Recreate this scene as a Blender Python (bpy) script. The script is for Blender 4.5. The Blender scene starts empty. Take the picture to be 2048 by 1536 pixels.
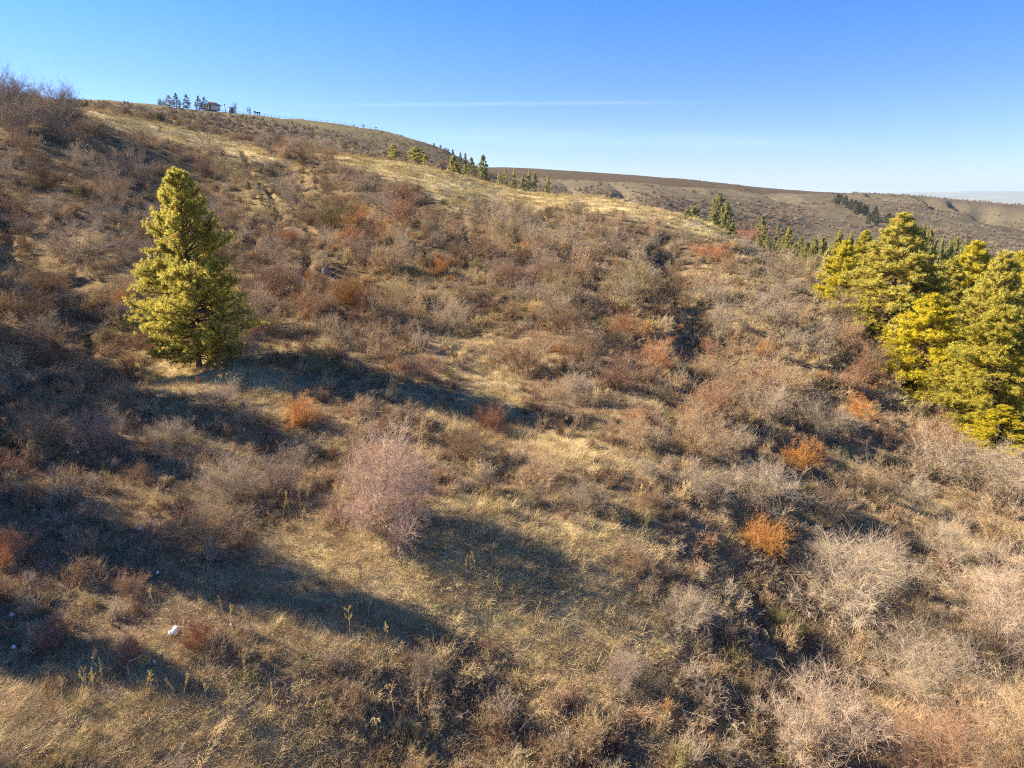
import bpy, math, random
import numpy as np
from mathutils import Vector, Matrix

rng = np.random.default_rng(7)
random.seed(7)
scene = bpy.context.scene
COL = scene.collection

# ------------------------------------------------------------------ camera, sky, sun, exposure
F = 1384.0                      # focal length in pixels of the 2048 px wide photograph
PITCH = math.radians(15.36)
CZ = 12.0
cam_d = bpy.data.cameras.new('camera')
cam = bpy.data.objects.new('camera', cam_d); COL.objects.link(cam)
cam_d.sensor_width = 36.0
cam_d.lens = 36.0 * F / 2048.0
cam_d.clip_start = 0.1
cam_d.clip_end = 60000
cam.location = (0, 0, CZ)
cam.rotation_euler = (math.radians(90) - PITCH, 0, 0)
scene.camera = cam

SUN_EL = math.radians(29.0)
SUN_AZ = math.atan2(-1.0, 0.27)          # where the sun stands, from +Y towards +X
world = bpy.data.worlds.new('World'); scene.world = world; world.use_nodes = True
wn, wl = world.node_tree.nodes, world.node_tree.links
wn.clear()
sky = wn.new('ShaderNodeTexSky'); sky.sky_type = 'NISHITA'; sky.sun_disc = False
sky.sun_elevation = SUN_EL; sky.sun_rotation = SUN_AZ
sky.altitude = 800; sky.air_density = 1.0; sky.dust_density = 0.35; sky.ozone_density = 2.2
hsv = wn.new('ShaderNodeVectorMath'); hsv.operation = 'MULTIPLY'
wl.new(sky.outputs[0], hsv.inputs[0])
# faint contrail and cirrus wisps
tc = wn.new('ShaderNodeTexCoord'); sep = wn.new('ShaderNodeSeparateXYZ'); wl.new(tc.outputs['Generated'], sep.inputs[0])
def wmath(op, a, b=None, c=None):
    n = wn.new('ShaderNodeMath'); n.operation = op
    for i, v in enumerate((a, b, c)):
        if v is None: continue
        if isinstance(v, (int, float)): n.inputs[i].default_value = v
        else: wl.new(v, n.inputs[i])
    return n.outputs[0]
tint_r = wn.new('ShaderNodeValToRGB')          # white balance of the clear sky, from horizon to zenith
tint_r.color_ramp.elements[0].position = .02; tint_r.color_ramp.elements[0].color = (.58, .655, 1.0, 1)
tint_r.color_ramp.elements[1].position = .26; tint_r.color_ramp.elements[1].color = (.24, .56, 1.0, 1)
e_ = tint_r.color_ramp.elements.new(.14); e_.color = (.40, .565, .94, 1)
wl.new(sep.outputs[2], tint_r.inputs[0])
tint_s = wn.new('ShaderNodeVectorMath'); tint_s.operation = 'SCALE'; tint_s.inputs['Scale'].default_value = 1.10
wl.new(tint_r.outputs[0], tint_s.inputs[0]); wl.new(tint_s.outputs[0], hsv.inputs[1])
sx = wmath('DIVIDE', sep.outputs[0], wmath('MAXIMUM', sep.outputs[1], 0.05))
sz = wmath('DIVIDE', sep.outputs[2], wmath('MAXIMUM', sep.outputs[1], 0.05))
wnz = wn.new('ShaderNodeTexNoise'); wnz.inputs['Scale'].default_value = 9.0; wnz.inputs['Detail'].default_value = 5
wmp = wn.new('ShaderNodeMapping'); wmp.inputs['Scale'].default_value = (1, 1, 9); wl.new(tc.outputs['Generated'], wmp.inputs[0]); wl.new(wmp.outputs[0], wnz.inputs['Vector'])
def streak(x0, z0, x1, z1, w, amp):
    slope = (z1 - z0) / (x1 - x0)
    lin = wmath('MULTIPLY_ADD', sx, slope, z0 - slope * x0)
    d = wmath('DIVIDE', wmath('SUBTRACT', sz, lin), w)
    g = wmath('EXPONENT', wmath('MULTIPLY', wmath('MULTIPLY', d, d), -1.0))
    cx, hw = (x0 + x1) / 2, (x1 - x0) / 2
    e = wmath('DIVIDE', wmath('SUBTRACT', sx, cx), hw)
    e4 = wmath('POWER', wmath('ABSOLUTE', e), 4.0)
    fall = wmath('EXPONENT', wmath('MULTIPLY', e4, -1.5))
    nz = wmath('MULTIPLY_ADD', wnz.outputs[0], 1.6, -0.15)
    return wmath('MULTIPLY', wmath('MULTIPLY', wmath('MULTIPLY', g, fall), nz), amp)
def pz(px, py):
    u = (px - 1024) / F; v = (768 - py) / F
    dy = math.cos(PITCH) + v * math.sin(PITCH); dz = -math.sin(PITCH) + v * math.cos(PITCH)
    return u / dy, dz / dy
a0 = pz(600, 211); a1 = pz(1420, 204)
b0 = pz(820, 268); b1 = pz(1700, 290)
s1 = streak(a0[0], a0[1], a1[0], a1[1], 0.0022, 0.095)
s2 = streak(b0[0], b0[1], b1[0], b1[1], 0.012, 0.07)
cl = wmath('ADD', s1, s2)
cm = wn.new('ShaderNodeMixRGB'); cm.inputs[2].default_value = (9.0, 9.6, 10.5, 1)
wl.new(cl, cm.inputs[0]); wl.new(hsv.outputs[0], cm.inputs[1])
bg = wn.new('ShaderNodeBackground'); bg.inputs['Strength'].default_value = 0.05
wl.new(cm.outputs[0], bg.inputs['Color'])
wo = wn.new('ShaderNodeOutputWorld'); wl.new(bg.outputs[0], wo.inputs['Surface'])

sd = bpy.data.lights.new('sun', 'SUN'); sd.energy = 5.0; sd.angle = math.radians(0.53); sd.color = (1.0, 0.84, 0.61)
so = bpy.data.objects.new('sun', sd); COL.objects.link(so)
sdir = Vector((math.sin(SUN_AZ) * math.cos(SUN_EL), math.cos(SUN_AZ) * math.cos(SUN_EL), math.sin(SUN_EL)))
so.rotation_euler = sdir.to_track_quat('Z', 'Y').to_euler()
so.location = (0, 0, 60)

scene.view_settings.view_transform = 'Standard'
scene.view_settings.look = 'None'
scene.view_settings.gamma = 1.0
scene.view_settings.use_curve_mapping = False
scene.view_settings.exposure = 2.0
scene.cycles.max_bounces = 5
scene.cycles.diffuse_bounces = 3
scene.cycles.glossy_bounces = 1
scene.cycles.transmission_bounces = 2
scene.cycles.volume_bounces = 0
scene.cycles.transparent_max_bounces = 4
scene.cycles.use_denoising = False
scene.cycles.filter_width = 1.15
scene.cycles.use_adaptive_sampling = False

# ------------------------------------------------------------------ helpers
def tag(o, label=None, category=None, group=None, kind=None):
    if label: o['label'] = label
    if category: o['category'] = category
    if group: o['group'] = group
    if kind: o['kind'] = kind
    return o

def make_mesh(name, verts, faces, mat=None, attrs=None, smooth=True):
    """verts (n,3); faces: list of int arrays, each (m,3) or (m,4)."""
    me = bpy.data.meshes.new(name)
    verts = np.asarray(verts, dtype=np.float32)
    if not isinstance(faces, (list, tuple)): faces = [faces]
    faces = [np.asarray(f, dtype=np.int32) for f in faces if len(f)]
    nl = sum(f.size for f in faces); nf = sum(len(f) for f in faces)
    me.vertices.add(len(verts)); me.vertices.foreach_set('co', verts.ravel())
    me.loops.add(nl); me.polygons.add(nf)
    me.loops.foreach_set('vertex_index', np.concatenate([f.ravel() for f in faces]))
    tot = np.concatenate([np.full(len(f), f.shape[1], np.int32) for f in faces])
    st = np.concatenate([[0], np.cumsum(tot)[:-1]]).astype(np.int32)
    me.polygons.foreach_set('loop_start', st)
    me.polygons.foreach_set('loop_total', tot)
    if smooth: me.polygons.foreach_set('use_smooth', np.ones(nf, bool))
    for k, (typ, dom, data) in (attrs or {}).items():
        a = me.attributes.new(k, typ, dom)
        a.data.foreach_set({'FLOAT': 'value', 'INT': 'value', 'FLOAT_VECTOR': 'vector', 'FLOAT_COLOR': 'color'}[typ], np.asarray(data, np.float32 if typ != 'INT' else np.int32).ravel())
    if mat: me.materials.append(mat)
    me.update(calc_edges=True)
    return me

def add(name, me, loc=(0, 0, 0), parent=None, rz=0.0, s=1.0):
    o = bpy.data.objects.new(name, me); COL.objects.link(o)
    o.location = loc; o.rotation_euler = (0, 0, rz)
    o.scale = (s, s, s) if isinstance(s, (int, float)) else s
    if parent: o.parent = parent
    return o

def empty(name, loc, rz=0.0, s=1.0):
    o = bpy.data.objects.new(name, None); COL.objects.link(o)
    o.location = loc; o.rotation_euler = (0, 0, rz); o.scale = (s, s, s); o.empty_display_size = 0.3
    return o

# value noise -------------------------------------------------------
_perm = rng.random((256, 256))
def vnoise(x, y, sh=0):
    x = np.asarray(x, float) + sh * 17.31; y = np.asarray(y, float) + sh * 9.73
    xi = np.floor(x).astype(int); yi = np.floor(y).astype(int)
    fx = x - xi; fy = y - yi
    fx = fx * fx * (3 - 2 * fx); fy = fy * fy * (3 - 2 * fy)
    a = _perm[xi & 255, yi & 255]; b = _perm[(xi + 1) & 255, yi & 255]
    c = _perm[xi & 255, (yi + 1) & 255]; d = _perm[(xi + 1) & 255, (yi + 1) & 255]
    return (a + (b - a) * fx) + ((c + (d - c) * fx) - (a + (b - a) * fx)) * fy
def fbm(x, y, octv=4, sh=0, gain=0.5):
    s = 0; amp = 1; t = 0
    for i in range(octv):
        s = s + amp * (vnoise(x * 2 ** i, y * 2 ** i, sh + i * 3) - 0.5) * 2; t += amp; amp *= gain
    return s / t
def smooth(a, b, x):
    t = np.clip((x - a) / (b - a), 0, 1); return t * t * (3 - 2 * t)

# camera <-> ground -------------------------------------------------
cp, sp = math.cos(PITCH), math.sin(PITCH)
def ray(px, py):
    u = (px - 1024) / F; v = (768 - py) / F
    dx, dy, dz = u, cp + v * sp, -sp + v * cp
    h = math.hypot(dx, dy)
    return math.atan2(dx, dy), dz / h
def project(x, y, z):
    zc = z - CZ
    f = y * cp - zc * sp
    up = y * sp + zc * cp
    f = np.maximum(f, 1e-3)
    return 1024 + F * x / f, 768 - F * up / f

# ------------------------------------------------------------------ terrain
# what the photograph shows of the relief: column, then (distance, row) from near to far
PROF = {
 -420: [(14, 1536), (24, 1060), (40, 700), (62, 480), (95, 250), (125, 190), (220, 185), (420, 190), (900, 230), (2200, 260)],
 0:    [(12.6, 1536), (16, 1300), (20, 1100), (26, 910), (36, 720), (50, 540), (70, 390), (92, 275), (108, 218), (125, 208), (180, 222), (300, 205), (430, 200), (600, 215), (1200, 240), (2200, 250)],
 200:  [(12, 1536), (15, 1300), (19, 1080), (24.5, 900), (34, 710), (48, 540), (68, 400), (95, 290), (118, 235), (134, 222), (180, 240), (300, 212), (430, 200), (600, 214), (1200, 240), (2200, 250)],
 400:  [(11.4, 1536), (14, 1300), (17.8, 1100), (22, 930), (31, 735), (44, 600), (66, 455), (95, 345), (125, 280), (142, 262), (185, 272), (260, 244), (400, 221), (430, 221), (600, 240), (1200, 260), (2200, 280)],
 600:  [(11, 1536), (13.5, 1300), (16.8, 1100), (21.5, 920), (29.5, 740), (42, 595), (60, 478), (82, 385), (110, 315), (130, 297), (180, 312), (260, 275), (380, 246), (420, 240), (600, 258), (1200, 285), (2200, 300)],
 800:  [(10.8, 1536), (13.2, 1300), (16.5, 1060), (21, 900), (28, 750), (40, 600), (56, 480), (74, 400), (100, 342), (120, 325), (170, 345), (240, 326), (330, 302), (400, 277), (430, 272), (600, 300), (1000, 330), (2200, 345)],
 900:  [(10.8, 1536), (13.2, 1300), (16, 1080), (20, 930), (27, 775), (38, 630), (54, 500), (74, 415), (100, 362), (118, 346), (170, 366), (250, 345), (340, 325), (390, 308), (420, 306), (560, 335), (1000, 336), (2200, 348)],
 1000: [(10.8, 1536), (13.2, 1300), (15.7, 1100), (19.7, 950), (26.4, 800), (37, 655), (53, 525), (75, 440), (100, 392), (116, 375), (170, 400), (260, 376), (400, 360), (560, 350), (1000, 335), (1200, 336), (2200, 355)],
 1200: [(11, 1536), (13.4, 1300), (16, 1100), (20, 950), (27, 800), (36, 680), (50, 560), (70, 468), (90, 414), (104, 396), (160, 430), (250, 408), (380, 390), (560, 366), (680, 358), (1150, 346), (1400, 350), (2200, 365)],
 1400: [(11.5, 1536), (14, 1300), (17.4, 1100), (22, 950), (30, 800), (38, 700), (50, 600), (66, 522), (84, 462), (93, 446), (140, 520), (220, 480), (320, 440), (450, 412), (650, 378), (760, 371), (1200, 362), (1500, 368), (2200, 380)],
 1600: [(12.5, 1536), (16, 1300), (20.4, 1100), (26, 950), (35, 800), (44, 700), (56, 612), (68, 548), (76, 530), (120, 640), (200, 590), (320, 515), (480, 460), (700, 412), (900, 391), (1200, 381), (1500, 388), (2200, 400)],
 1800: [(14, 1536), (18, 1300), (23.5, 1100), (31, 950), (39, 850), (50, 765), (62, 703), (74, 668), (120, 740), (200, 670), (330, 570), (500, 495), (750, 430), (950, 400), (1150, 390), (1500, 400), (2200, 410)],
 2048: [(15.8, 1536), (21, 1300), (27.6, 1100), (38, 950), (47, 875), (62, 800), (90, 760), (150, 740), (240, 670), (380, 590), (550, 525), (750, 475), (950, 432), (1150, 411), (1500, 420), (2200, 425)],
 2450: [(18, 1536), (26, 1250), (40, 1030), (60, 900), (100, 820), (170, 760), (300, 690), (500, 610), (800, 520), (1150, 440), (1500, 440), (2200, 440)],
}
ctrl = []
AZS = 2.6
for px, lst in PROF.items():
    for r, py in lst:
        az, te = ray(px, py); ctrl.append((az * AZS, math.log(r), te))
for azd in (-58, -40, -20, 0, 20, 40, 58):
    ctrl.append((math.radians(azd) * AZS, math.log(3.0), -10.4 / 3.0))
    ctrl.append((math.radians(azd) * AZS, math.log(6.0), -10.3 / 6.0))
ctrl = np.array(ctrl)
# interpolate height / r^0 as asinh-compressed slope to keep the steep near part tame
G = lambda e: np.arcsinh(e * 4)
Gi = lambda g: np.sinh(g) / 4
def tps(d2): return 0.5 * d2 * np.log(np.maximum(d2, 1e-12))
K = tps(((ctrl[:, None, :2] - ctrl[None, :, :2]) ** 2).sum(-1)) + np.eye(len(ctrl)) * 2e-4
Pm = np.c_[np.ones(len(ctrl)), ctrl[:, :2]]
A = np.block([[K, Pm], [Pm.T, np.zeros((3, 3))]])
wts = np.linalg.solve(A, np.r_[G(ctrl[:, 2]), 0, 0, 0])
def slope_at(az, lr):
    q = np.c_[np.ravel(az) * AZS, np.ravel(lr)]
    out = np.empty(len(q))
    for i in range(0, len(q), 20000):
        c = q[i:i + 20000]
        d2 = ((c[:, None, :] - ctrl[None, :, :2]) ** 2).sum(-1)
        out[i:i + 20000] = tps(d2) @ wts[:-3] + np.c_[np.ones(len(c)), c] @ wts[-3:]
    return Gi(out).reshape(np.shape(az))

LR0, LR1, NR = math.log(2.0), math.log(2300.0), 880
AZL = math.radians(47)
NC = 560
az_f = np.linspace(-AZL, AZL, NC)
lr_f = np.linspace(LR0, LR1, NR)
# coarse rbf grid, then bicubic-free linear upsample (fine enough)
cA = np.linspace(-1.05, 1.05, 150); cR = np.linspace(LR0, LR1, 200)
gA, gR = np.meshgrid(cA, cR)
cE = slope_at(gA, gR)
def coarse_E(az, lr):
    a = np.clip((az + 1.05) / 2.1 * 149, 0, 148.999); r = np.clip((lr - LR0) / (LR1 - LR0) * 199, 0, 198.999)
    ai = a.astype(int); ri = r.astype(int); fa = a - ai; fr = r - ri
    return (cE[ri, ai] * (1 - fa) + cE[ri, ai + 1] * fa) * (1 - fr) + (cE[ri + 1, ai] * (1 - fa) + cE[ri + 1, ai + 1] * fa) * fr
BL = 1.0
def base_E(az, lr):
    az = np.asarray(az, float)
    inside = np.abs(az) <= BL
    e = coarse_E(np.clip(az, -BL, BL), lr)
    # round the back: blend the right edge into the left edge
    t = np.where(az > BL, (az - BL), (az + 2 * math.pi - BL)) / (2 * math.pi - 2 * BL)
    t = np.clip(t, 0, 1); t = t * t * (3 - 2 * t)
    eo = coarse_E(np.full_like(az, BL), lr) * (1 - t) + coarse_E(np.full_like(az, -BL), lr) * t
    return np.where(inside, e, eo)

def base_z(x, y):
    r = np.hypot(x, y); az = np.arctan2(x, y)
    return CZ + r * base_E(az, np.log(np.maximum(r, 2.0)))
def ground_hit(px, py, rmin=4, rmax=2200):
    """first place where the line of sight through a photograph pixel meets the ground"""
    az, te = ray(px, py)
    rr = np.exp(np.linspace(math.log(rmin), math.log(rmax), 900))
    x = rr * math.sin(az); y = rr * math.cos(az)
    d = (CZ + rr * te) - height(x, y)
    i = np.argmax(d < 0)
    if d[i] >= 0: i = len(rr) - 1
    if i > 0 and d[i] < 0:
        t = d[i - 1] / (d[i - 1] - d[i]); r = rr[i - 1] + (rr[i] - rr[i - 1]) * t
    else: r = rr[i]
    x, y = r * math.sin(az), r * math.cos(az)
    return np.array([x, y, float(height(np.array([x]), np.array([y]))[0])])
def first_hit_base(px, py):
    az, te = ray(px, py)
    rr = np.exp(np.linspace(math.log(4), math.log(2200), 700))
    d = (CZ + rr * te) - base_z(rr * math.sin(az), rr * math.cos(az))
    i = int(np.argmax(d < 0)) if (d < 0).any() else len(rr) - 1
    return rr[i] * math.sin(az), rr[i] * math.cos(az)

# washed-out erosion rills on the left slope
RILLS = [
 [(484, 300), (497, 345), (528, 372), (546, 398), (545, 412), (520, 428), (506, 452), (512, 480)],
 [(546, 398), (560, 440), (572, 470), (565, 500)],
 [(0, 430), (12, 470), (16, 500), (6, 545), (0, 560)],
 [(617, 455), (619, 500), (617, 545)],
 [(540, 508), (570, 506), (582, 500)],
 [(172, 622), (176, 650), (178, 700)],
 [(930, 430), (936, 470), (938, 500)],
]
rill_w = []
for pl in RILLS:
    w = [first_hit_base(max(a, -300), b) for a, b in pl]
    pts = []
    for (x0, y0), (x1, y1) in zip(w[:-1], w[1:]):
        n = max(2, int(math.hypot(x1 - x0, y1 - y0) / 0.5))
        for t in np.linspace(0, 1, n, endpoint=False): pts.append((x0 + (x1 - x0) * t, y0 + (y1 - y0) * t))
    pts.append(w[-1]); rill_w.append(np.array(pts))
rill_pts = np.concatenate(rill_w)
rill_pts = rill_pts + 0.45 * np.c_[fbm(rill_pts[:, 0] * .5, rill_pts[:, 1] * .5, 3, 40), fbm(rill_pts[:, 0] * .5, rill_pts[:, 1] * .5, 3, 50)]

# shallow draws and steps in the hillside that hold shade
DRAWS = [([(1440, 452), (1540, 520), (1620, 570), (1700, 615)], 1.7, 2.3), ([(1325, 470), (1345, 560), (1400, 640), (1440, 690)], 1.3, 1.8), ([(690, 545), (800, 580), (880, 630)], 1.3, 2.4),
         ([(820, 395), (900, 430), (960, 475)], 1.6, 2.6), ([(1385, 690), (1400, 760), (1430, 800)], .9, 1.3), ([(560, 330), (620, 395), (700, 420), (770, 425)], 1.5, 2.6), ([(1640, 885), (1740, 925), (1850, 990)], .7, 1.1),
         ([(0, 420), (120, 560), (200, 640), (260, 720)], 1.3, 2.2), ([(1430, 1120), (1520, 1180), (1570, 1230)], .5, .8), ([(1180, 640), (1230, 660), (1270, 700)], .8, 1.4), ([(930, 690), (1000, 705), (1060, 720)], .5, 1.0),
         ([(250, 300), (330, 350), (420, 420)], 1.5, 2.6), ([(1500, 720), (1560, 760), (1640, 800)], .8, 1.3), ([(560, 900), (640, 910), (700, 900)], .6, 1.2)]
draw_w = []
for pl, dep, wid in DRAWS:
    w = np.array([first_hit_base(a, b) for a, b in pl]); pts = []
    for p0_, p1_ in zip(w[:-1], w[1:]):
        k_ = max(2, int(np.hypot(*(p1_ - p0_)) / (wid * .45)))
        pts += [p0_ + (p1_ - p0_) * t for t in np.linspace(0, 1, k_, endpoint=False)]
    pts.append(w[-1]); pts = np.array(pts)
    pts = pts + wid * .5 * np.c_[fbm(pts[:, 0] / wid / 2, pts[:, 1] / wid / 2, 2, 41), fbm(pts[:, 0] / wid / 2, pts[:, 1] / wid / 2, 2, 51)]
    draw_w.append((pts, dep, wid))
def draw_dip(x, y):
    z = np.zeros(np.shape(x))
    for pts, dep, wid in draw_w:
        lo, hi = pts.min(0) - 3 * wid, pts.max(0) + 3 * wid
        m = np.where((x > lo[0]) & (x < hi[0]) & (y > lo[1]) & (y < hi[1]))
        if m[0].size == 0: continue
        d = np.full(m[0].size, 99.0)
        for p in pts: d = np.minimum(d, np.hypot(x[m] - p[0], y[m] - p[1]))
        z[m] -= dep * np.exp(-(d / wid) ** 2)
    return z
def detail(x, y):
    r = np.hypot(x, y); az = np.arctan2(x, y)
    z = np.zeros_like(r)
    n1 = smooth(3, 12, r)
    z += n1 * 0.16 * fbm(x / 2.3, y / 2.3, 3, 1)
    z += n1 * 0.35 * fbm(x / 8, y / 8, 3, 5) * (1 - .4 * smooth(80, 130, r))
    far = smooth(130, 260, r)
    z += far * 2.2 * (1 - .65 * smooth(420, 600, r)) * fbm(x / 28, y / 28, 4, 9) * smooth(150, 600, r)
    # side gullies that run down the valley side on the right
    band = smooth(-0.05, 0.25, az) * smooth(240, 420, r) * (1 - smooth(560, 800, r) * (1 - .5 * smooth(.3, .4, az)))
    q = az * 9 + 0.25 * fbm(x / 160, y / 160, 3, 21) + r / 900
    gul = np.abs((vnoise(q * 1.6, q * 0 + 3.3, 2) - .5) * 2)
    z -= band * 11 * (1 - .8 * smooth(400, 560, r)) * (1 - gul) ** 2
    # broken bluffs under the rim: steep faces that look to the right, easing back beyond
    for px_, D_, w_, ra, rb, k_ in ((1892, 24, .085, 800, 1100, .00012), (1822, 13, .055, 850, 1110, .00010), (1655, 10, .05, 880, 1120, .0001), (1728, 11, .05, 880, 1110, .0001), (1470, 6, .06, 700, 900, .0003)):
        a0 = ray(px_, 400)[0] + k_ * (rb - r) + .0035 * fbm(r / 26, r * 0 + px_, 3, 35)
        t = (az - a0) / w_
        prof_ = np.where((t > 0) & (t < 1), np.clip((1 - t) * 1.35, 0, 1), 0) * smooth(0, .04, t)
        z -= D_ * prof_ * smooth(ra, ra + (rb - ra) * .55, r) * (1 - smooth(rb - 60, rb, r)) * (.75 + .5 * vnoise(r / 30, az * 60, 8))
    band2 = smooth(0.1, 0.3, az) * smooth(300, 600, r) * (1 - smooth(1080, 1150, r))
    z += band2 * 1.9 * fbm(x / 22, y / 22, 4, 33)
    return z
def rill_dip(x, y):
    z = np.zeros_like(x)
    m = np.where((np.hypot(x, y) > 28) & (np.hypot(x, y) < 150) & (x < 2))
    if m[0].size == 0: return z
    xx, yy = x[m], y[m]
    d = np.full(xx.shape, 9.0)
    for p in rill_pts:
        dd = np.hypot(xx - p[0], yy - p[1]); d = np.minimum(d, dd)
    z[m] = -0.65 * np.exp(-(d / 0.26) ** 2)
    return z

# where the ploughed field begins: a thin band under the plateau skyline
_ea = np.linspace(-.2, .62, 60); _er = []
for a_ in _ea:
    rr_e = np.linspace(430, 1500, 400); x_, y_ = rr_e * math.sin(a_), rr_e * math.cos(a_)
    zz_e = base_z(x_, y_); px_e, py_e = project(x_, y_, zz_e)
    k_ = int(np.argmin(py_e)); pxk = px_e[k_]
    th = np.interp(pxk, [900, 1000, 1300, 1500, 1620, 1700], [22, 19, 14, 10, 6, 0])
    j_ = k_
    while j_ > 0 and py_e[j_] < py_e[k_] + th: j_ -= 1
    _er.append(rr_e[j_] if th > 0 else 3000)
_er = np.array(_er)
def field_edge(az): return np.interp(az, _ea, _er)
# fine sector grid (and a coarse rest of the circle), heights kept for planting
az_c = np.linspace(AZL, 2 * math.pi - AZL, 90)[1:-1]
az_all = np.r_[az_f, az_c]
AA, RR = np.meshgrid(az_all, lr_f)
rr_ = np.exp(RR); XX = rr_ * np.sin(AA); YY = rr_ * np.cos(AA)
azn = (AA + math.pi) % (2 * math.pi) - math.pi
ZZ = CZ + rr_ * base_E(azn, RR) + detail(XX, YY)
ZZ += rill_dip(XX, YY) + draw_dip(XX, YY)
ZF = ZZ[:, :NC]
def height(x, y):
    x = np.asarray(x, float); y = np.asarray(y, float)
    r = np.maximum(np.hypot(x, y), 2.001); az = np.arctan2(x, y)
    a = (az + AZL) / (2 * AZL) * (NC - 1); q = np.clip((np.log(r) - LR0) / (LR1 - LR0) * (NR - 1), 0, NR - 1.001)
    ok = (a >= 0) & (a < NC - 1)
    ac = np.clip(a, 0, NC - 1.001); ai = ac.astype(int); qi = q.astype(int); fa = ac - ai; fq = q - qi
    z = (ZF[qi, ai] * (1 - fa) + ZF[qi, ai + 1] * fa) * (1 - fq) + (ZF[qi + 1, ai] * (1 - fa) + ZF[qi + 1, ai + 1] * fa) * fq
    if not ok.all():
        zo = base_z(x, y) + detail(x, y)
        z = np.where(ok, z, zo)
    return z

# ------------------------------------------------------------------ ground cover map, from what the photograph shows
def poly_mask(px, py, poly, soft=12.0):
    """signed soft mask of a polygon in photograph coordinates"""
    px = np.asarray(px, float); py = np.asarray(py, float)
    inside = np.zeros(px.shape, bool); dmin = np.full(px.shape, 1e9)
    n = len(poly)
    for i in range(n):
        x0, y0 = poly[i]; x1, y1 = poly[(i + 1) % n]
        cond = ((y0 > py) != (y1 > py)) & (px < (x1 - x0) * (py - y0) / ((y1 - y0) if y1 != y0 else 1e-9) + x0)
        inside ^= cond
        L2 = (x1 - x0) ** 2 + (y1 - y0) ** 2
        t = np.clip(((px - x0) * (x1 - x0) + (py - y0) * (y1 - y0)) / L2, 0, 1)
        dmin = np.minimum(dmin, np.hypot(px - x0 - t * (x1 - x0), py - y0 - t * (y1 - y0)))
    s = np.where(inside, dmin, -dmin)
    return smooth(-soft, soft, s)
GRASS_POLYS = [   # open pale grass
 # (first two are the crest of the spur and the shoulder)
 ([(640, 306), (760, 308), (900, 335), (1000, 356), (1130, 362), (1230, 382), (1400, 422), (1540, 488), (1530, 505), (1440, 478), (1330, 455), (1230, 425), (1120, 418), (1010, 425), (930, 430), (870, 400), (830, 372), (760, 350), (690, 335)], 9),
 ([(150, 210), (260, 232), (380, 262), (500, 290), (560, 320), (520, 330), (420, 300), (330, 285), (240, 262), (160, 235)], 8),
 ([(0, 225), (70, 240), (110, 262), (0, 262)], 8),
 ([(270, 203), (360, 210), (380, 226), (300, 222)], 5),
 ([(560, 232), (700, 256), (760, 268), (720, 275), (600, 252)], 6),
 ([(470, 335), (560, 345), (590, 410), (530, 420), (480, 390)], 45),
 ([(600, 1080), (900, 1040), (1010, 1110), (1250, 1180), (1330, 1300), (1200, 1420), (1050, 1380), (960, 1250), (760, 1220), (560, 1120)], 60),
 ([(0, 1380), (300, 1330), (620, 1430), (700, 1536), (0, 1536)], 70),
 ([(500, 1200), (760, 1260), (830, 1330), (640, 1330), (480, 1260)], 40),
 ([(820, 640), (980, 660), (980, 700), (860, 700)], 35),
 ([(1650, 880), (1760, 930), (1890, 1010), (1840, 1040), (1700, 960)], 25),
 ([(960, 720), (1040, 780), (1010, 850), (930, 800)], 30),
 ([(250, 715), (520, 730), (620, 790), (560, 830), (330, 790)], 38),
 ([(880, 1010), (1290, 1060), (1300, 1110), (1000, 1110), (860, 1060)], 30),
 ([(820, 800), (1330, 930), (1300, 960), (960, 890)], 30),
 ([(430, 1150), (860, 1190), (880, 1240), (600, 1230)], 35),
]
def grassiness(px, py, x, y):
    g = np.zeros(np.shape(px))
    wob = 14 * fbm(x / 3.0, y / 3.0, 3, 60)
    for poly, soft in GRASS_POLYS:
        g = np.maximum(g, poly_mask(px + wob, py + wob * .4, poly, soft) * (.2 if soft == 45 else 1))
    g = g + 0.33 * np.clip(fbm(x / 4.5, y / 4.5, 3, 62) - .1, 0, 1) * 2
    return np.clip(g, 0, 1)

# colours (plain surface colours)
GREY = np.array([.43, .355, .26]); TAN = np.array([.46, .34, .21]); BROWN = np.array([.32, .215, .13])
RUST = np.array([.43, .255, .145]); ORANGE = np.array([.52, .265, .09]); DKRED = np.array([.30, .175, .13])
STRAW = np.array([.62, .50, .27]); OLIVE = np.array([.33, .285, .115]); PINK = np.array([.49, .385, .285]); LILAC = np.array([.36, .285, .23])
RUST_SPOTS = [(690, 465, 40), (760, 440, 40), (830, 430, 40), (1250, 640, 45), (1310, 690, 50), (1420, 500, 60), (1480, 470, 60), (1400, 560, 40), (880, 530, 30), (1600, 900, 40), (1530, 1070, 50),
              (1720, 810, 50), (1550, 690, 45), (1410, 690, 30), (1870, 930, 40), (600, 590, 45), (590, 490, 25), (750, 600, 35), (1250, 1290, 40), (1330, 1060, 60), (1110, 1230, 40), (1960, 1200, 60), (90, 1110, 60),
              (250, 760, 60), (600, 840, 40), (1880, 1390, 60), (1620, 770, 50), (1100, 800, 60), (1140, 710, 30), (960, 850, 30), (400, 760, 60)]
RED_SPOTS = [(110, 1290, 50), (260, 1290, 40), (390, 1250, 50), (820, 920, 60), (1890, 1160, 40), (420, 1100, 60), (1340, 1050, 30), (900, 1320, 60), (700, 640, 60), (300, 1180, 60), (40, 1050, 50), (1620, 1230, 50)]
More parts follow.
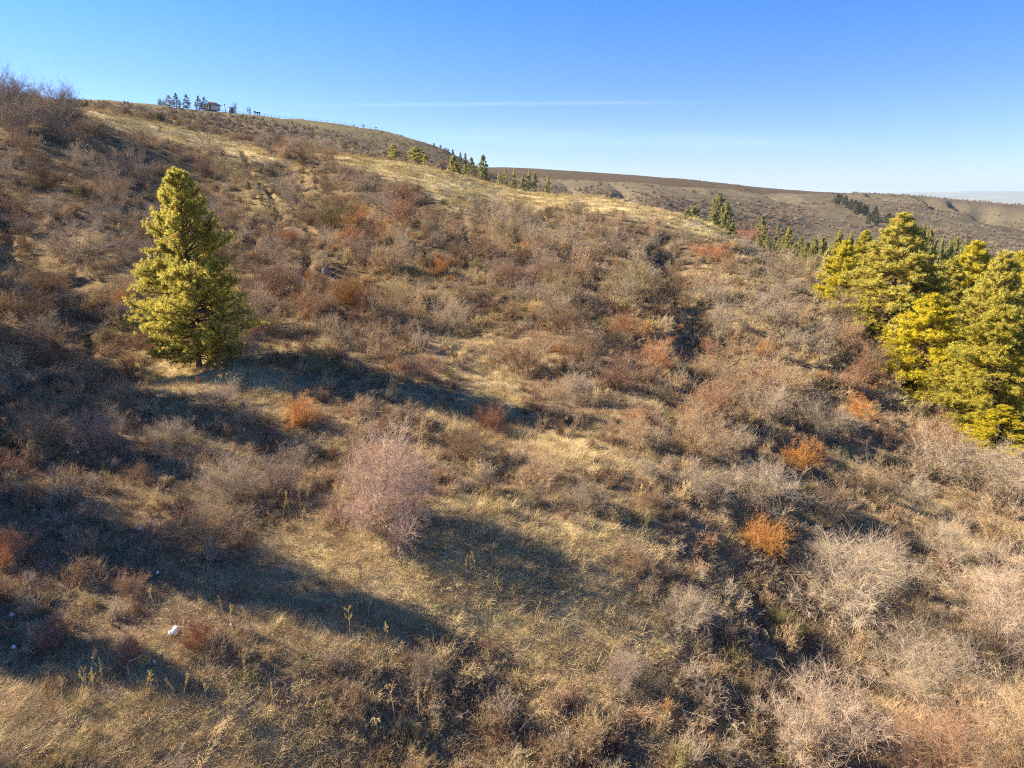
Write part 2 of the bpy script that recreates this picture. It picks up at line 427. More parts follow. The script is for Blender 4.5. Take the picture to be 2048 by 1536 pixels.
def plant_tint(px, py, x, y, r, g):
    n = len(px)
    w = np.c_[np.full(n, 1.0), np.full(n, 1.1), np.full(n, .5), np.full(n, .08), np.full(n, .04), np.full(n, .06), np.full(n, .30), np.full(n, .12)]
    big = fbm(x / 7, y / 7, 3, 70); big2 = fbm(x / 5, y / 5, 3, 75)
    w[:, 0] *= 1 + 1.5 * np.clip(big, -.6, 1) + .8 * smooth(1000, 1500, px)
    w[:, 2] *= 1 + 1.4 * np.clip(-big, -.6, 1) + .5 * smooth(1000, 300, px)
    w[:, 3] *= 1 + 5 * np.clip(big2 - .05, 0, 1) * (1 - g)
    w[:, 5] *= 1 + 4 * np.clip(-big2 - .1, 0, 1)
    w[:, 6] *= 1 + 6 * g
    w[:, 7] *= 1 + 2 * g
    s = np.zeros(n)
    for cx, cy, rad in RUST_SPOTS: s = np.maximum(s, np.exp(-(((px - cx) / rad) ** 2 + ((py - cy) / (rad * .7)) ** 2)))
    w[:, 3] += 1.2 * s; w[:, 4] += .8 * s
    s = np.zeros(n)
    for cx, cy, rad in RED_SPOTS: s = np.maximum(s, np.exp(-(((px - cx) / rad) ** 2 + ((py - cy) / (rad * .7)) ** 2)))
    w[:, 5] += 1.5 * s
    w /= w.sum(1, keepdims=True)
    cw = np.cumsum(w, 1); k = (rng.random(n)[:, None] > cw).sum(1).clip(0, 7)
    pal = np.array([GREY, TAN, BROWN, RUST, ORANGE, DKRED, STRAW, OLIVE])
    c = pal[k]
    m = np.array([.42, .32, .21])
    c = c * .82 + m * .18
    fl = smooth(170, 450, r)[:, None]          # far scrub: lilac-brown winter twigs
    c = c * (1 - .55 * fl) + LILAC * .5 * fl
    return c * rng.uniform(.72, 1.22, n)[:, None]

# ------------------------------------------------------------------ materials
def new_mat(name):
    m = bpy.data.materials.new(name); m.use_nodes = True
    m.node_tree.nodes.clear()
    return m, m.node_tree.nodes, m.node_tree.links
def simple_mat(name, col, rough=.8, noise=0.0, scale=8.0, col2=None):
    m, n, l = new_mat(name)
    b = n.new('ShaderNodeBsdfPrincipled'); b.inputs['Roughness'].default_value = rough
    b.inputs['Base Color'].default_value = (*col, 1); b.inputs['Specular IOR Level'].default_value = .25
    if noise:
        t = n.new('ShaderNodeTexNoise'); t.inputs['Scale'].default_value = scale; t.inputs['Detail'].default_value = 5
        tcn = n.new('ShaderNodeTexCoord'); l.new(tcn.outputs['Object'], t.inputs['Vector'])
        mx = n.new('ShaderNodeMixRGB'); mx.inputs[1].default_value = (*col, 1)
        c2 = col2 or tuple(c * (1 - noise) for c in col)
        mx.inputs[2].default_value = (*c2, 1)
        cr = n.new('ShaderNodeValToRGB'); cr.color_ramp.elements[0].position = .35; cr.color_ramp.elements[1].position = .65
        l.new(t.outputs[0], cr.inputs[0]); l.new(cr.outputs[0], mx.inputs[0]); l.new(mx.outputs[0], b.inputs['Base Color'])
    o = n.new('ShaderNodeOutputMaterial'); l.new(b.outputs[0], o.inputs[0])
    return m

def twig_mat(name, source):
    """winter twigs: tint from the instancer (ground cover) or from the object colour, each twig with its own tone"""
    m, n, l = new_mat(name)
    if source == 'inst':
        a = n.new('ShaderNodeAttribute'); a.attribute_type = 'INSTANCER'; a.attribute_name = 'tint'; c = a.outputs['Color']
    else:
        a = n.new('ShaderNodeObjectInfo'); c = a.outputs['Color']
    v = n.new('ShaderNodeAttribute'); v.attribute_name = 'tone'
    h = n.new('ShaderNodeVectorMath'); h.operation = 'MULTIPLY'; l.new(c, h.inputs[0]); l.new(v.outputs['Color'], h.inputs[1])
    d = n.new('ShaderNodeBsdfDiffuse'); l.new(h.outputs[0], d.inputs['Color']); d.inputs['Roughness'].default_value = .5
    o = n.new('ShaderNodeOutputMaterial')
    l.new(d.outputs[0], o.inputs[0])
    return m
MAT_TWIG_I = twig_mat('twig_cover', 'inst')
MAT_TWIG_O = twig_mat('twig_shrub', 'obj')

def needle_mat():
    m, n, l = new_mat('pine_needles')
    a = n.new('ShaderNodeObjectInfo')
    v = n.new('ShaderNodeAttribute'); v.attribute_name = 'tone'
    h = n.new('ShaderNodeVectorMath'); h.operation = 'MULTIPLY'; l.new(a.outputs['Color'], h.inputs[0]); l.new(v.outputs['Color'], h.inputs[1])
    d = n.new('ShaderNodeBsdfDiffuse'); l.new(h.outputs[0], d.inputs['Color'])
    t = n.new('ShaderNodeBsdfTranslucent'); l.new(h.outputs[0], t.inputs['Color'])
    mx = n.new('ShaderNodeMixShader'); mx.inputs[0].default_value = .48
    l.new(d.outputs[0], mx.inputs[1]); l.new(t.outputs[0], mx.inputs[2])
    o = n.new('ShaderNodeOutputMaterial'); l.new(mx.outputs[0], o.inputs[0])
    return m
MAT_NEEDLE = needle_mat()
MAT_BARK = simple_mat('pine_bark', (.16, .095, .06), .95, .5, 14)
MAT_SNOW = simple_mat('old_snow', (.78, .82, .88), .6, .1, 6)

def ground_mat():
    m, n, l = new_mat('hillside_litter')
    a = n.new('ShaderNodeAttribute'); a.attribute_name = 'cover'
    geo = n.new('ShaderNodeNewGeometry')
    t1 = n.new('ShaderNodeTexNoise'); t1.inputs['Scale'].default_value = 6.0; t1.inputs['Detail'].default_value = 8; t1.inputs['Roughness'].default_value = .75
    l.new(geo.outputs['Position'], t1.inputs['Vector'])
    t2 = n.new('ShaderNodeTexNoise'); t2.inputs['Scale'].default_value = .35; t2.inputs['Detail'].default_value = 8; t2.inputs['Roughness'].default_value = .7
    l.new(geo.outputs['Position'], t2.inputs['Vector'])
    mr = n.new('ShaderNodeMapRange'); mr.inputs[1].default_value = .3; mr.inputs[2].default_value = .7; mr.inputs[3].default_value = .45; mr.inputs[4].default_value = 1.5
    l.new(t1.outputs[0], mr.inputs[0])
    mr2 = n.new('ShaderNodeMapRange'); mr2.inputs[1].default_value = .3; mr2.inputs[2].default_value = .7; mr2.inputs[3].default_value = .65; mr2.inputs[4].default_value = 1.35
    l.new(t2.outputs[0], mr2.inputs[0])
    mu = n.new('ShaderNodeMath'); mu.operation = 'MULTIPLY'; l.new(mr.outputs[0], mu.inputs[0]); l.new(mr2.outputs[0], mu.inputs[1])
    sc = n.new('ShaderNodeVectorMath'); sc.operation = 'SCALE'; l.new(a.outputs['Color'], sc.inputs[0]); l.new(mu.outputs[0], sc.inputs['Scale'])
    b = n.new('ShaderNodeBsdfDiffuse'); l.new(sc.outputs[0], b.inputs['Color'])
    bp = n.new('ShaderNodeBump'); bp.inputs['Strength'].default_value = .7; bp.inputs['Distance'].default_value = .12
    l.new(t1.outputs[0], bp.inputs['Height']); l.new(bp.outputs[0], b.inputs['Normal'])
    o = n.new('ShaderNodeOutputMaterial'); l.new(b.outputs[0], o.inputs[0])
    return m
MAT_GROUND = ground_mat()

# ------------------------------------------------------------------ ground mesh
PXg, PYg = project(XX.ravel(), YY.ravel(), ZZ.ravel())
Rg = rr_.ravel()
gr = grassiness(np.clip(PXg, -400, 2450), np.clip(PYg, 100, 1700), XX.ravel(), YY.ravel())
gr = np.where(Rg > 135, 0.25 + .5 * smooth(-.1, .5, fbm(XX.ravel() / 30, YY.ravel() / 30, 4, 80)), gr)
soil = np.array([.155, .115, .07]); thatch = np.array([.46, .37, .20]); moss = np.array([.26, .225, .10])
mossy = smooth(-.1, .5, fbm(XX.ravel() / 3.2, YY.ravel() / 3.2, 4, 84))[:, None]
soil = soil * (1 + .35 * (1 - smooth(28, 45, Rg)))[:, None]  # nearer soil colour lifted so the foreground looks more sunlit
gcol = soil * (1 - gr[:, None]) + (thatch * (1 - .55 * mossy) + moss * .55 * mossy) * gr[:, None]
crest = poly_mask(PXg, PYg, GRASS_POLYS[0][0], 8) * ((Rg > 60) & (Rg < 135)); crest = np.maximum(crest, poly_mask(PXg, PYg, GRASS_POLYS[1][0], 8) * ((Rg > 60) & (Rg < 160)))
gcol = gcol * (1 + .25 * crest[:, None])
fl = smooth(150, 420, Rg)[:, None]
fcol = np.array([.115, .095, .068]) * (1 - gr[:, None]) + np.array([.145, .125, .075]) * gr[:, None]
azg = (AA.ravel() + math.pi) % (2 * math.pi) - math.pi
edg = field_edge(azg)
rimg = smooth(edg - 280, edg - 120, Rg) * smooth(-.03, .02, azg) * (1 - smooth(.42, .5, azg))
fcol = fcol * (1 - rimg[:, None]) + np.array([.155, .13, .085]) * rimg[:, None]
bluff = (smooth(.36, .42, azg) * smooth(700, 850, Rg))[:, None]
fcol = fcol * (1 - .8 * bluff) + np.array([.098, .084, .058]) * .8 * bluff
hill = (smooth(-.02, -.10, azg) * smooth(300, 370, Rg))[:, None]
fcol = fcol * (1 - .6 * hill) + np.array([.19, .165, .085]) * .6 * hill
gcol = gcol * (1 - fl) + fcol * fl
nc = len(az_all)
idx = np.arange(NR * nc).reshape(NR, nc)
i00 = idx[:-1, :]; i10 = idx[1:, :]
q = np.stack([i00, np.roll(i00, -1, 1), np.roll(i10, -1, 1), i10], -1).reshape(-1, 4)
fr = np.exp((lr_f[:-1] + lr_f[1:]) / 2)[:, None] * np.ones(nc)[None]
faz = az_all[None, :] * np.ones(NR - 1)[:, None]
fx = fr * np.sin(faz); fy = fr * np.cos(faz)
# ploughed field on the plateau beyond the valley rim
fpx = 1024 + F * np.tan(np.clip(faz, -1.2, 1.2)) * 1.0
edge = field_edge(faz)
field = ((fr > edge + 4 * fbm(fx / 60, fy / 60, 3, 90)) & (faz > -.06) & (faz < .50)).ravel()
hub = len(XX.ravel())
V = np.c_[XX.ravel(), YY.ravel(), ZZ.ravel()]
V = np.r_[V, [[0, 0, CZ - 10.4]]]
ring = idx[0]; fan = np.stack([np.full(nc, hub), np.roll(ring, -1), ring], -1)
gc = np.c_[np.r_[gcol, [soil[0]]], np.ones(hub + 1)]
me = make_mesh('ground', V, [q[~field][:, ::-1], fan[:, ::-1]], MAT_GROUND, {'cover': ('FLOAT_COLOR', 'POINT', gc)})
tag(add('ground', me), kind='structure')
# field as its own surface
fq = q[field]; used, inv = np.unique(fq, return_inverse=True); fq = inv.reshape(fq.shape)
m, n, l = new_mat('ploughed_soil')
geo = n.new('ShaderNodeNewGeometry'); w = n.new('ShaderNodeTexNoise'); w.inputs['Scale'].default_value = .02; w.inputs['Detail'].default_value = 6
l.new(geo.outputs['Position'], w.inputs['Vector'])
mx = n.new('ShaderNodeMixRGB'); mx.inputs[1].default_value = (.075, .056, .040, 1); mx.inputs[2].default_value = (.105, .080, .056, 1); l.new(w.outputs[0], mx.inputs[0])
wv = n.new('ShaderNodeTexWave'); wv.inputs['Scale'].default_value = .35; wv.inputs['Distortion'].default_value = 3; l.new(geo.outputs['Position'], wv.inputs['Vector'])
bp = n.new('ShaderNodeBump'); bp.inputs['Distance'].default_value = .4; l.new(wv.outputs[0], bp.inputs['Height'])
d = n.new('ShaderNodeBsdfDiffuse'); l.new(mx.outputs[0], d.inputs[0]); l.new(bp.outputs[0], d.inputs['Normal'])
o = n.new('ShaderNodeOutputMaterial'); l.new(d.outputs[0], o.inputs[0])
me = make_mesh('ploughed_field', V[used], fq[:, ::-1], m)
tag(add('ploughed_field', me), kind='structure')

# distant tableland across the river country: long hills 9 to 22 km away
def far_land():
    rows = [(2250, None), (3500, -70), (7000, -190), (9000, -150), (10500, -60), (12000, 10), (14500, 40), (19000, 8), (24000, 30), (30000, -50)]
    az = np.linspace(-math.pi, math.pi, 721)[:-1]
    vs = []
    for k, (r, z) in enumerate(rows):
        rr = r * np.ones_like(az)
        x, y = rr * np.sin(az), rr * np.cos(az)
        if z is None:
            zz = base_z(x, y) + detail(x, y) - 3
        else:
            zz = CZ + z + fbm(x / 2500, y / 2500, 4, 95) * min(90, 18 + r * .006) * (1 if k < 6 else .6) - (70 * np.abs(fbm(x / 1400, y / 1400, 3, 98)) if k > 2 else 0)
        vs.append(np.c_[x, y, zz])
    n_ = len(az); V_ = np.concatenate(vs); I = np.arange(len(rows) * n_).reshape(len(rows), n_)
    Q = np.stack([I[:-1], I[1:], np.roll(I[1:], -1, 1), np.roll(I[:-1], -1, 1)], -1).reshape(-1, 4)
    return make_mesh('far_hills', V_, Q, simple_mat('far_grassland', (.22, .20, .125), .95, .3, .0012, (.13, .13, .09)))
tag(add('far_hills', far_land()), kind='structure')

# thin winter air
m, n, l = new_mat('haze_air')
pv = n.new('ShaderNodeVolumePrincipled'); pv.inputs['Color'].default_value = (.55, .76, 1.0, 1); pv.inputs['Density'].default_value = 6e-5; pv.inputs['Anisotropy'].default_value = .2
o = n.new('ShaderNodeOutputMaterial'); l.new(pv.outputs[0], o.inputs['Volume'])
hz = make_mesh('haze', [(sx_, sy_, sz_) for sz_ in (-330, 112) for sy_ in (-31000, 31000) for sx_ in (-31000, 31000)],
               [np.array([(0, 2, 3, 1), (4, 5, 7, 6), (0, 1, 5, 4), (2, 6, 7, 3), (0, 4, 6, 2), (1, 3, 7, 5)])], m, smooth=False)
tag(add('haze', hz), 'thin blue haze over the far hills', kind='stuff')

# ------------------------------------------------------------------ plant building blocks
def tubes(P, R, sides=3):
    """P (n,k,3) polylines, R (n,k) radii -> verts, quads"""
    n_, k = P.shape[:2]
    T = np.gradient(P, axis=1); T /= np.linalg.norm(T, axis=2, keepdims=True) + 1e-9
    ref = np.where(np.abs(T[..., 2:3]) < .9, np.array([0, 0, 1.]), np.array([1., 0, 0]))
    U = np.cross(T, ref); U /= np.linalg.norm(U, axis=2, keepdims=True) + 1e-9
    W = np.cross(T, U)
    ang = np.arange(sides) * 2 * math.pi / sides
    V_ = P[:, :, None, :] + R[:, :, None, None] * (np.cos(ang)[None, None, :, None] * U[:, :, None, :] + np.sin(ang)[None, None, :, None] * W[:, :, None, :])
    I = np.arange(n_ * k * sides).reshape(n_, k, sides)
    a = I[:, :-1, :]; b = I[:, 1:, :]
    Q = np.stack([a, np.roll(a, -1, 2), np.roll(b, -1, 2), b], -1).reshape(-1, 4)
    return V_.reshape(-1, 3), Q
def grow(p0, d, L, k, bend, lift):
    """curved polylines from p0 along d; random bend and a pull upwards (lift) or down"""
    n_ = len(p0); P = np.empty((n_, k, 3)); P[:, 0] = p0; D = d.copy()
    for i in range(1, k):
        D = D + rng.normal(0, bend, (n_, 3)); D[:, 2] += lift
        D /= np.linalg.norm(D, axis=1, keepdims=True)
        P[:, i] = P[:, i - 1] + D * (L / (k - 1))[:, None]
    return P
def sprout(P, m, t0, t1, spread):
    """m children from each polyline: start points and directions"""
    n_, k = P.shape[:2]
    t = rng.uniform(t0, t1, (n_, m)) * (k - 1); i = np.minimum(t.astype(int), k - 2); f = (t - i)[..., None]
    ar = np.arange(n_)[:, None]
    p = P[ar, i] * (1 - f) + P[ar, i + 1] * f
    d = P[ar, i + 1] - P[ar, i]; d /= np.linalg.norm(d, axis=2, keepdims=True) + 1e-9
    d = d + rng.normal(0, spread, d.shape); d /= np.linalg.norm(d, axis=2, keepdims=True)
    return p.reshape(-1, 3), d.reshape(-1, 3), np.repeat(np.arange(n_), m)
class Soup:
    def __init__(s): s.v = []; s.f = []; s.t = []; s.n = 0
    def add(s, V_, Fc, tone):
        s.v.append(V_); s.f.append(Fc + s.n); s.n += len(V_)
        s.t.append(np.broadcast_to(tone, (len(V_), 3)) if np.ndim(tone) < 2 else tone)
    def mesh(s, name, mat):
        q3 = [f for f in s.f if f.shape[1] == 3]; q4 = [f for f in s.f if f.shape[1] == 4]
        fs = ([np.concatenate(q3)] if q3 else []) + ([np.concatenate(q4)] if q4 else [])
        t = np.concatenate(s.t)
        return make_mesh(name, np.concatenate(s.v), fs, mat, {'tone': ('FLOAT_COLOR', 'POINT', np.c_[t, np.ones(len(t))])}, smooth=False)
def tones(n_, per, lo=.65, hi=1.3, warm=.08):
    b = rng.uniform(lo, hi, n_)[:, None] * (1 + rng.normal(0, warm, (n_, 3)) * np.array([1, .4, -1]))
    return np.repeat(b, per, 0)

def shrub_mesh(name, h, w, stems, b1, b2, b3=0, rad=.012, lift=.12, tilt=(5, 68), droop=0.0, mat=None, split=False):
    """bare multi-stemmed shrub"""
    S = Soup(); core = Soup() if split else S
    ph = rng.uniform(0, 2 * math.pi, stems); ti = np.radians(rng.uniform(tilt[0], tilt[1], stems))
    d = np.c_[np.sin(ti) * np.cos(ph), np.sin(ti) * np.sin(ph), np.cos(ti)]
    p0 = np.c_[rng.normal(0, w * .09, (stems, 2)), np.full(stems, -.05)]
    reach = 1 / np.sqrt((np.sin(ti) / (w * .5)) ** 2 + (np.cos(ti) / h) ** 2)
    L0 = reach * rng.uniform(.6, .92, stems)
    P0 = grow(p0, d, L0, 5, .10, lift * .3)
    V_, Q = tubes(P0, rad * np.linspace(1.8, .9, 5)[None] * rng.uniform(.7, 1.2, stems)[:, None], 4); core.add(V_, Q, tones(stems, 20, .5, .95))
    p, d, par = sprout(P0, b1, .25, 1.0, .55)
    L1 = (L0[par] * rng.uniform(.22, .5, len(p)))
    P1 = grow(p, d, L1, 4, .14, lift)
    V_, Q = tubes(P1, rad * np.linspace(.85, .45, 4)[None] * np.ones((len(P1), 1)), 3); core.add(V_, Q, tones(len(P1), 12, .6, 1.1))
    p, d, par2 = sprout(P1, b2, .2, 1.0, .6)
    L2 = L1[par2] * rng.uniform(.3, .7, len(p))
    P2 = grow(p, d, L2, 3, .18, lift - droop)
    V_, Q = tubes(P2, rad * np.linspace(.5, .28, 3)[None] * np.ones((len(P2), 1)), 3); S.add(V_, Q, tones(len(P2), 9))
    if b3:
        p, d, par3 = sprout(P2, b3, .2, 1.0, .6)
        L3 = L2[par3] * rng.uniform(.35, .8, len(p))
        P3 = grow(p, d, L3, 2, .1, lift - droop)
        V_, Q = tubes(P3, rad * np.array([.36, .2])[None] * np.ones((len(P3), 1)), 3); S.add(V_, Q, tones(len(P3), 6, .7, 1.4))
    if split: return core.mesh(name + '_stems', mat), S.mesh(name, mat)
    return S.mesh(name, mat)

def blades(n_, rad, h, wd, lean, k=3, flat=0.0, lo=.6, hi=1.35):
    """grass clump: bent tapering blades"""
    ph = rng.uniform(0, 2 * math.pi, n_); rr = rad * np.sqrt(rng.random(n_))
    p0 = np.c_[rr * np.cos(ph), rr * np.sin(ph), np.full(n_, -.03)]
    a = ph + rng.normal(0, .7, n_); ti = np.abs(rng.normal(0, lean, n_)) + flat
    d = np.c_[np.sin(ti) * np.cos(a), np.sin(ti) * np.sin(a), np.cos(ti)]
    L = h * rng.uniform(.5, 1.1, n_)
    P = grow(p0, d, L, k, .12, -.22)
    P[:, :, 2] = np.maximum(P[:, :, 2], -.03 + np.arange(k) * .012)
    side = np.cross(P[:, -1] - P[:, 0], np.array([0, 0, 1.])) + rng.normal(0, .02, (n_, 3)); side /= np.linalg.norm(side, axis=1, keepdims=True) + 1e-9
    wds = wd * np.linspace(1, .15, k)[None, :, None] * rng.uniform(.7, 1.3, n_)[:, None, None]
    V_ = np.stack([P - side[:, None] * wds, P + side[:, None] * wds], 2)
    I = np.arange(n_ * k * 2).reshape(n_, k, 2)
    Q = np.stack([I[:, :-1, 0], I[:, :-1, 1], I[:, 1:, 1], I[:, 1:, 0]], -1).reshape(-1, 4)
    return V_.reshape(-1, 3), Q, tones(n_, k * 2, lo, hi)
def grass_mesh(name, *a, **k):
    S = Soup(); V_, Q, t = blades(*a, **k); S.add(V_, Q, t); return S.mesh(name, MAT_TWIG_I)

# ------------------------------------------------------------------ prototypes for the uncountable cover
def proto_collection(name, meshes):
    c = bpy.data.collections.new(name)
    for i, me_ in enumerate(meshes):
        o_ = bpy.data.objects.new(f'{name}_{chr(97 + i)}', me_); c.objects.link(o_)
    return c
def scatter(name, coll, pos, rot, scl, idx_, tint, label):
    me_ = bpy.data.meshes.new(name); n_ = len(pos)
    me_.vertices.add(n_); me_.vertices.foreach_set('co', np.asarray(pos, np.float32).ravel())
    def at(nm, typ, data):
        a_ = me_.attributes.new(nm, typ, 'POINT')
        a_.data.foreach_set({'FLOAT_VECTOR': 'vector', 'INT': 'value', 'FLOAT_COLOR': 'color'}[typ], np.asarray(data, np.int32 if typ == 'INT' else np.float32).ravel())
    at('rot', 'FLOAT_VECTOR', rot); at('scl', 'FLOAT_VECTOR', scl); at('pick', 'INT', idx_); at('tint', 'FLOAT_COLOR', np.c_[tint, np.ones(n_)])
    o_ = add(name, me_)
    ng = bpy.data.node_groups.new(name, 'GeometryNodeTree')
    ng.interface.new_socket('Geometry', in_out='INPUT', socket_type='NodeSocketGeometry')
    ng.interface.new_socket('Geometry', in_out='OUTPUT', socket_type='NodeSocketGeometry')
    N, L = ng.nodes, ng.links
    gi = N.new('NodeGroupInput'); go = N.new('NodeGroupOutput')
    mp = N.new('GeometryNodeMeshToPoints')
    ci = N.new('GeometryNodeCollectionInfo'); ci.inputs['Collection'].default_value = coll; ci.inputs['Separate Children'].default_value = True; ci.inputs['Reset Children'].default_value = True
    iop = N.new('GeometryNodeInstanceOnPoints'); iop.inputs['Pick Instance'].default_value = True
    def na(nm, typ):
        x_ = N.new('GeometryNodeInputNamedAttribute'); x_.data_type = typ; x_.inputs['Name'].default_value = nm
        return next(s for s in x_.outputs if s.enabled and s.name == 'Attribute')
    L.new(gi.outputs[0], mp.inputs['Mesh']); L.new(mp.outputs[0], iop.inputs['Points']); L.new(ci.outputs[0], iop.inputs['Instance'])
    L.new(na('pick', 'INT'), iop.inputs['Instance Index'])
    e2r = N.new('FunctionNodeEulerToRotation'); L.new(na('rot', 'FLOAT_VECTOR'), e2r.inputs[0]); L.new(e2r.outputs[0], iop.inputs['Rotation'])
    L.new(na('scl', 'FLOAT_VECTOR'), iop.inputs['Scale'])
    L.new(iop.outputs[0], go.inputs[0])
    md = o_.modifiers.new('scatter', 'NODES'); md.node_group = ng
    tag(o_, label, name.replace('_', ' '), kind='stuff')
    return o_

SCRUB = proto_collection('brush', [
    shrub_mesh('brush_a', .9, 1.3, 16, 6, 5, 2, rad=.0085, lift=.10, mat=MAT_TWIG_I),
    shrub_mesh('brush_b', .7, 1.5, 18, 6, 5, 2, rad=.008, lift=.02, tilt=(20, 85), mat=MAT_TWIG_I),
    shrub_mesh('brush_c', 1.1, 1.1, 16, 7, 5, 2, rad=.0085, lift=.16, tilt=(3, 55), mat=MAT_TWIG_I),
    shrub_mesh('brush_d', .6, 1.4, 16, 6, 6, 2, rad=.008, lift=-.08, tilt=(25, 90), mat=MAT_TWIG_I),
    shrub_mesh('brush_e', 1.0, 1.2, 26, 6, 4, 2, rad=.007, lift=.2, tilt=(2, 50), mat=MAT_TWIG_I),
])
FARB = proto_collection('far_brush', [
    shrub_mesh('far_brush_a', 1.5, 2.4, 16, 7, 6, 0, rad=.030, lift=.10, mat=MAT_TWIG_I),
    shrub_mesh('far_brush_b', 1.9, 2.2, 16, 7, 6, 0, rad=.030, lift=.15, mat=MAT_TWIG_I),
    shrub_mesh('far_brush_c', 1.1, 2.6, 16, 7, 6, 0, rad=.028, lift=.05, tilt=(20, 85), mat=MAT_TWIG_I),
])
GRASS = proto_collection('grass_tuft', [
    grass_mesh('grass_tuft_a', 120, .34, .34, .0035, .9, flat=.2),
    grass_mesh('grass_tuft_b', 130, .40, .34, .0035, 1.0, flat=.6),
    grass_mesh('grass_tuft_c', 110, .32, .40, .003, .7, flat=.1),
    grass_mesh('grass_tuft_d', 140, .46, .24, .004, 1.1, flat=.8),
])
THATCH = proto_collection('grass_mat', [
    grass_mesh('grass_mat_a', 160, .75, .34, .009, .9, flat=.2),
    grass_mesh('grass_mat_b', 160, .8, .42, .009, .7, flat=.2),
    grass_mesh('grass_mat_c', 150, .7, .26, .010, 1.1, flat=.4),
])

def sample(n_, r0, r1, azmax=.80, power=0.0):
    """random places; the density over the ground falls off as r**-power"""
    u = rng.random(n_)
    e = 2 - power
    r = (r0 ** e + u * (r1 ** e - r0 ** e)) ** (1 / e) if abs(e) > 1e-6 else r0 * (r1 / r0) ** u
    az = rng.uniform(-azmax, azmax, n_)
    x, y = r * np.sin(az), r * np.cos(az); z = height(x, y)
    return x, y, z, r

def rots(n_, tilt=.12): return np.c_[rng.normal(0, tilt, (n_, 2)), rng.uniform(0, 2 * math.pi, n_)]
def rill_far(x, y, d=.16):
    k = np.ones(len(x), bool)
    cand = np.where(np.hypot(x, y) > 28)[0]
    cand = cand[np.hypot(x[cand], y[cand]) < 150]
    for p in rill_pts[::1]:
        k[cand[np.hypot(x[cand] - p[0], y[cand] - p[1]) < d]] = False
    return k

# --- dry grass
x, y, z, r = sample(54000, 4.5, 48, .79, 1.0)
px, py = project(x, y, z); g = grassiness(px, py, x, y)
keep = rng.random(len(x)) < (.38 + .62 * g); keep &= rill_far(x, y)
x, y, z, r, px, py, g = (a[keep] for a in (x, y, z, r, px, py, g)); n_ = len(x)
base = np.array([STRAW * .95, TAN, OLIVE * 1.05, BROWN])
wts_ = np.c_[.6 + 1.4 * g, 1.1 + 0 * g, .15 + .35 * g, .6 * (1.2 - g)]; wts_ /= wts_.sum(1, keepdims=True)
k = (rng.random(n_)[:, None] > np.cumsum(wts_, 1)).sum(1).clip(0, 3)
tint = base[k] * rng.uniform(.85, 1.3, n_)[:, None]
s = rng.uniform(.5, .95, n_)
scatter('dry_grass', GRASS, np.c_[x, y, z], rots(n_, .2), np.c_[s, s, s * rng.uniform(.7, 1.2, n_)], rng.integers(0, 4, n_), tint, 'matted dry straw and olive grass covering the hillside between the shrubs')
# --- coarser thatch further off (crest and slope)
x, y, z, r = sample(26000, 38, 190, .78, .9)
px, py = project(x, y, z); g = grassiness(px, py, x, y)
keep = rng.random(len(x)) < (.22 + .78 * g); keep &= rill_far(x, y)
x, y, z, r, px, py, g = (a[keep] for a in (x, y, z, r, px, py, g)); n_ = len(x)
tint = (STRAW * .95)[None] * (1 - .0 * g[:, None]) * rng.uniform(.7, 1.15, n_)[:, None]
mk = rng.random(n_) < .30; tint[mk] = OLIVE * 1.1
s = rng.uniform(.7, 1.5, n_)
scatter('grass_thatch', THATCH, np.c_[x, y, z], rots(n_, .15), np.c_[s, s, s * .8], rng.integers(0, 3, n_), tint, 'pale dry bunch grass on the sunlit crest of the spur and open slope')
# --- scrub thicket
P_, R_, S_, I_, T_ = [], [], [], [], []
for (num, r0, r1, pw, s0, s1) in ((7000, 5, 34, .9, .26, .80), (17500, 30, 150, 1.1, .42, 1.25)):
    x, y, z, r = sample(num, r0, r1, .82, pw)
    px, py = project(x, y, z); g = grassiness(px, py, x, y)
    dens = 1 - .93 * g
    dens *= .35 + .65 * smooth(-.35, .25, fbm(x / 3.4, y / 3.4, 3, 101))
    lowc = poly_mask(px, py, [(0, 1300), (1400, 1300), (1250, 1100), (500, 1100), (0, 1250)], 60) * (r < 30)
    dens *= (1 - .7 * poly_mask(px, py, [(1900, 790), (2100, 790), (2100, 950), (1930, 930)], 15)) * (1 - .45 * lowc) * (1 - .4 * smooth(54, 62, r) * smooth(1400, 1500, px))
    keep = (rng.random(len(x)) < dens) & rill_far(x, y)
    x, y, z, r, px, py, g, lowc = (a[keep] for a in (x, y, z, r, px, py, g, lowc)); n_ = len(x)
    s = s0 + (s1 - s0) * rng.random(n_) ** 1.6
    s *= 1 - .45 * g - .25 * lowc
    hs = rng.uniform(.7, 1.15, n_)
    P_.append(np.c_[x, y, z - .05]); R_.append(rots(n_, .15)); S_.append(np.c_[s, s, s * hs]); I_.append(rng.integers(0, 5, n_)); T_.append(plant_tint(px, py, x, y, r, g))
scatter('scrub_thicket', SCRUB, np.concatenate(P_), np.concatenate(R_), np.concatenate(S_), np.concatenate(I_), np.concatenate(T_), 'tangled leafless brush of grey, tan and rust twigs covering the slope')
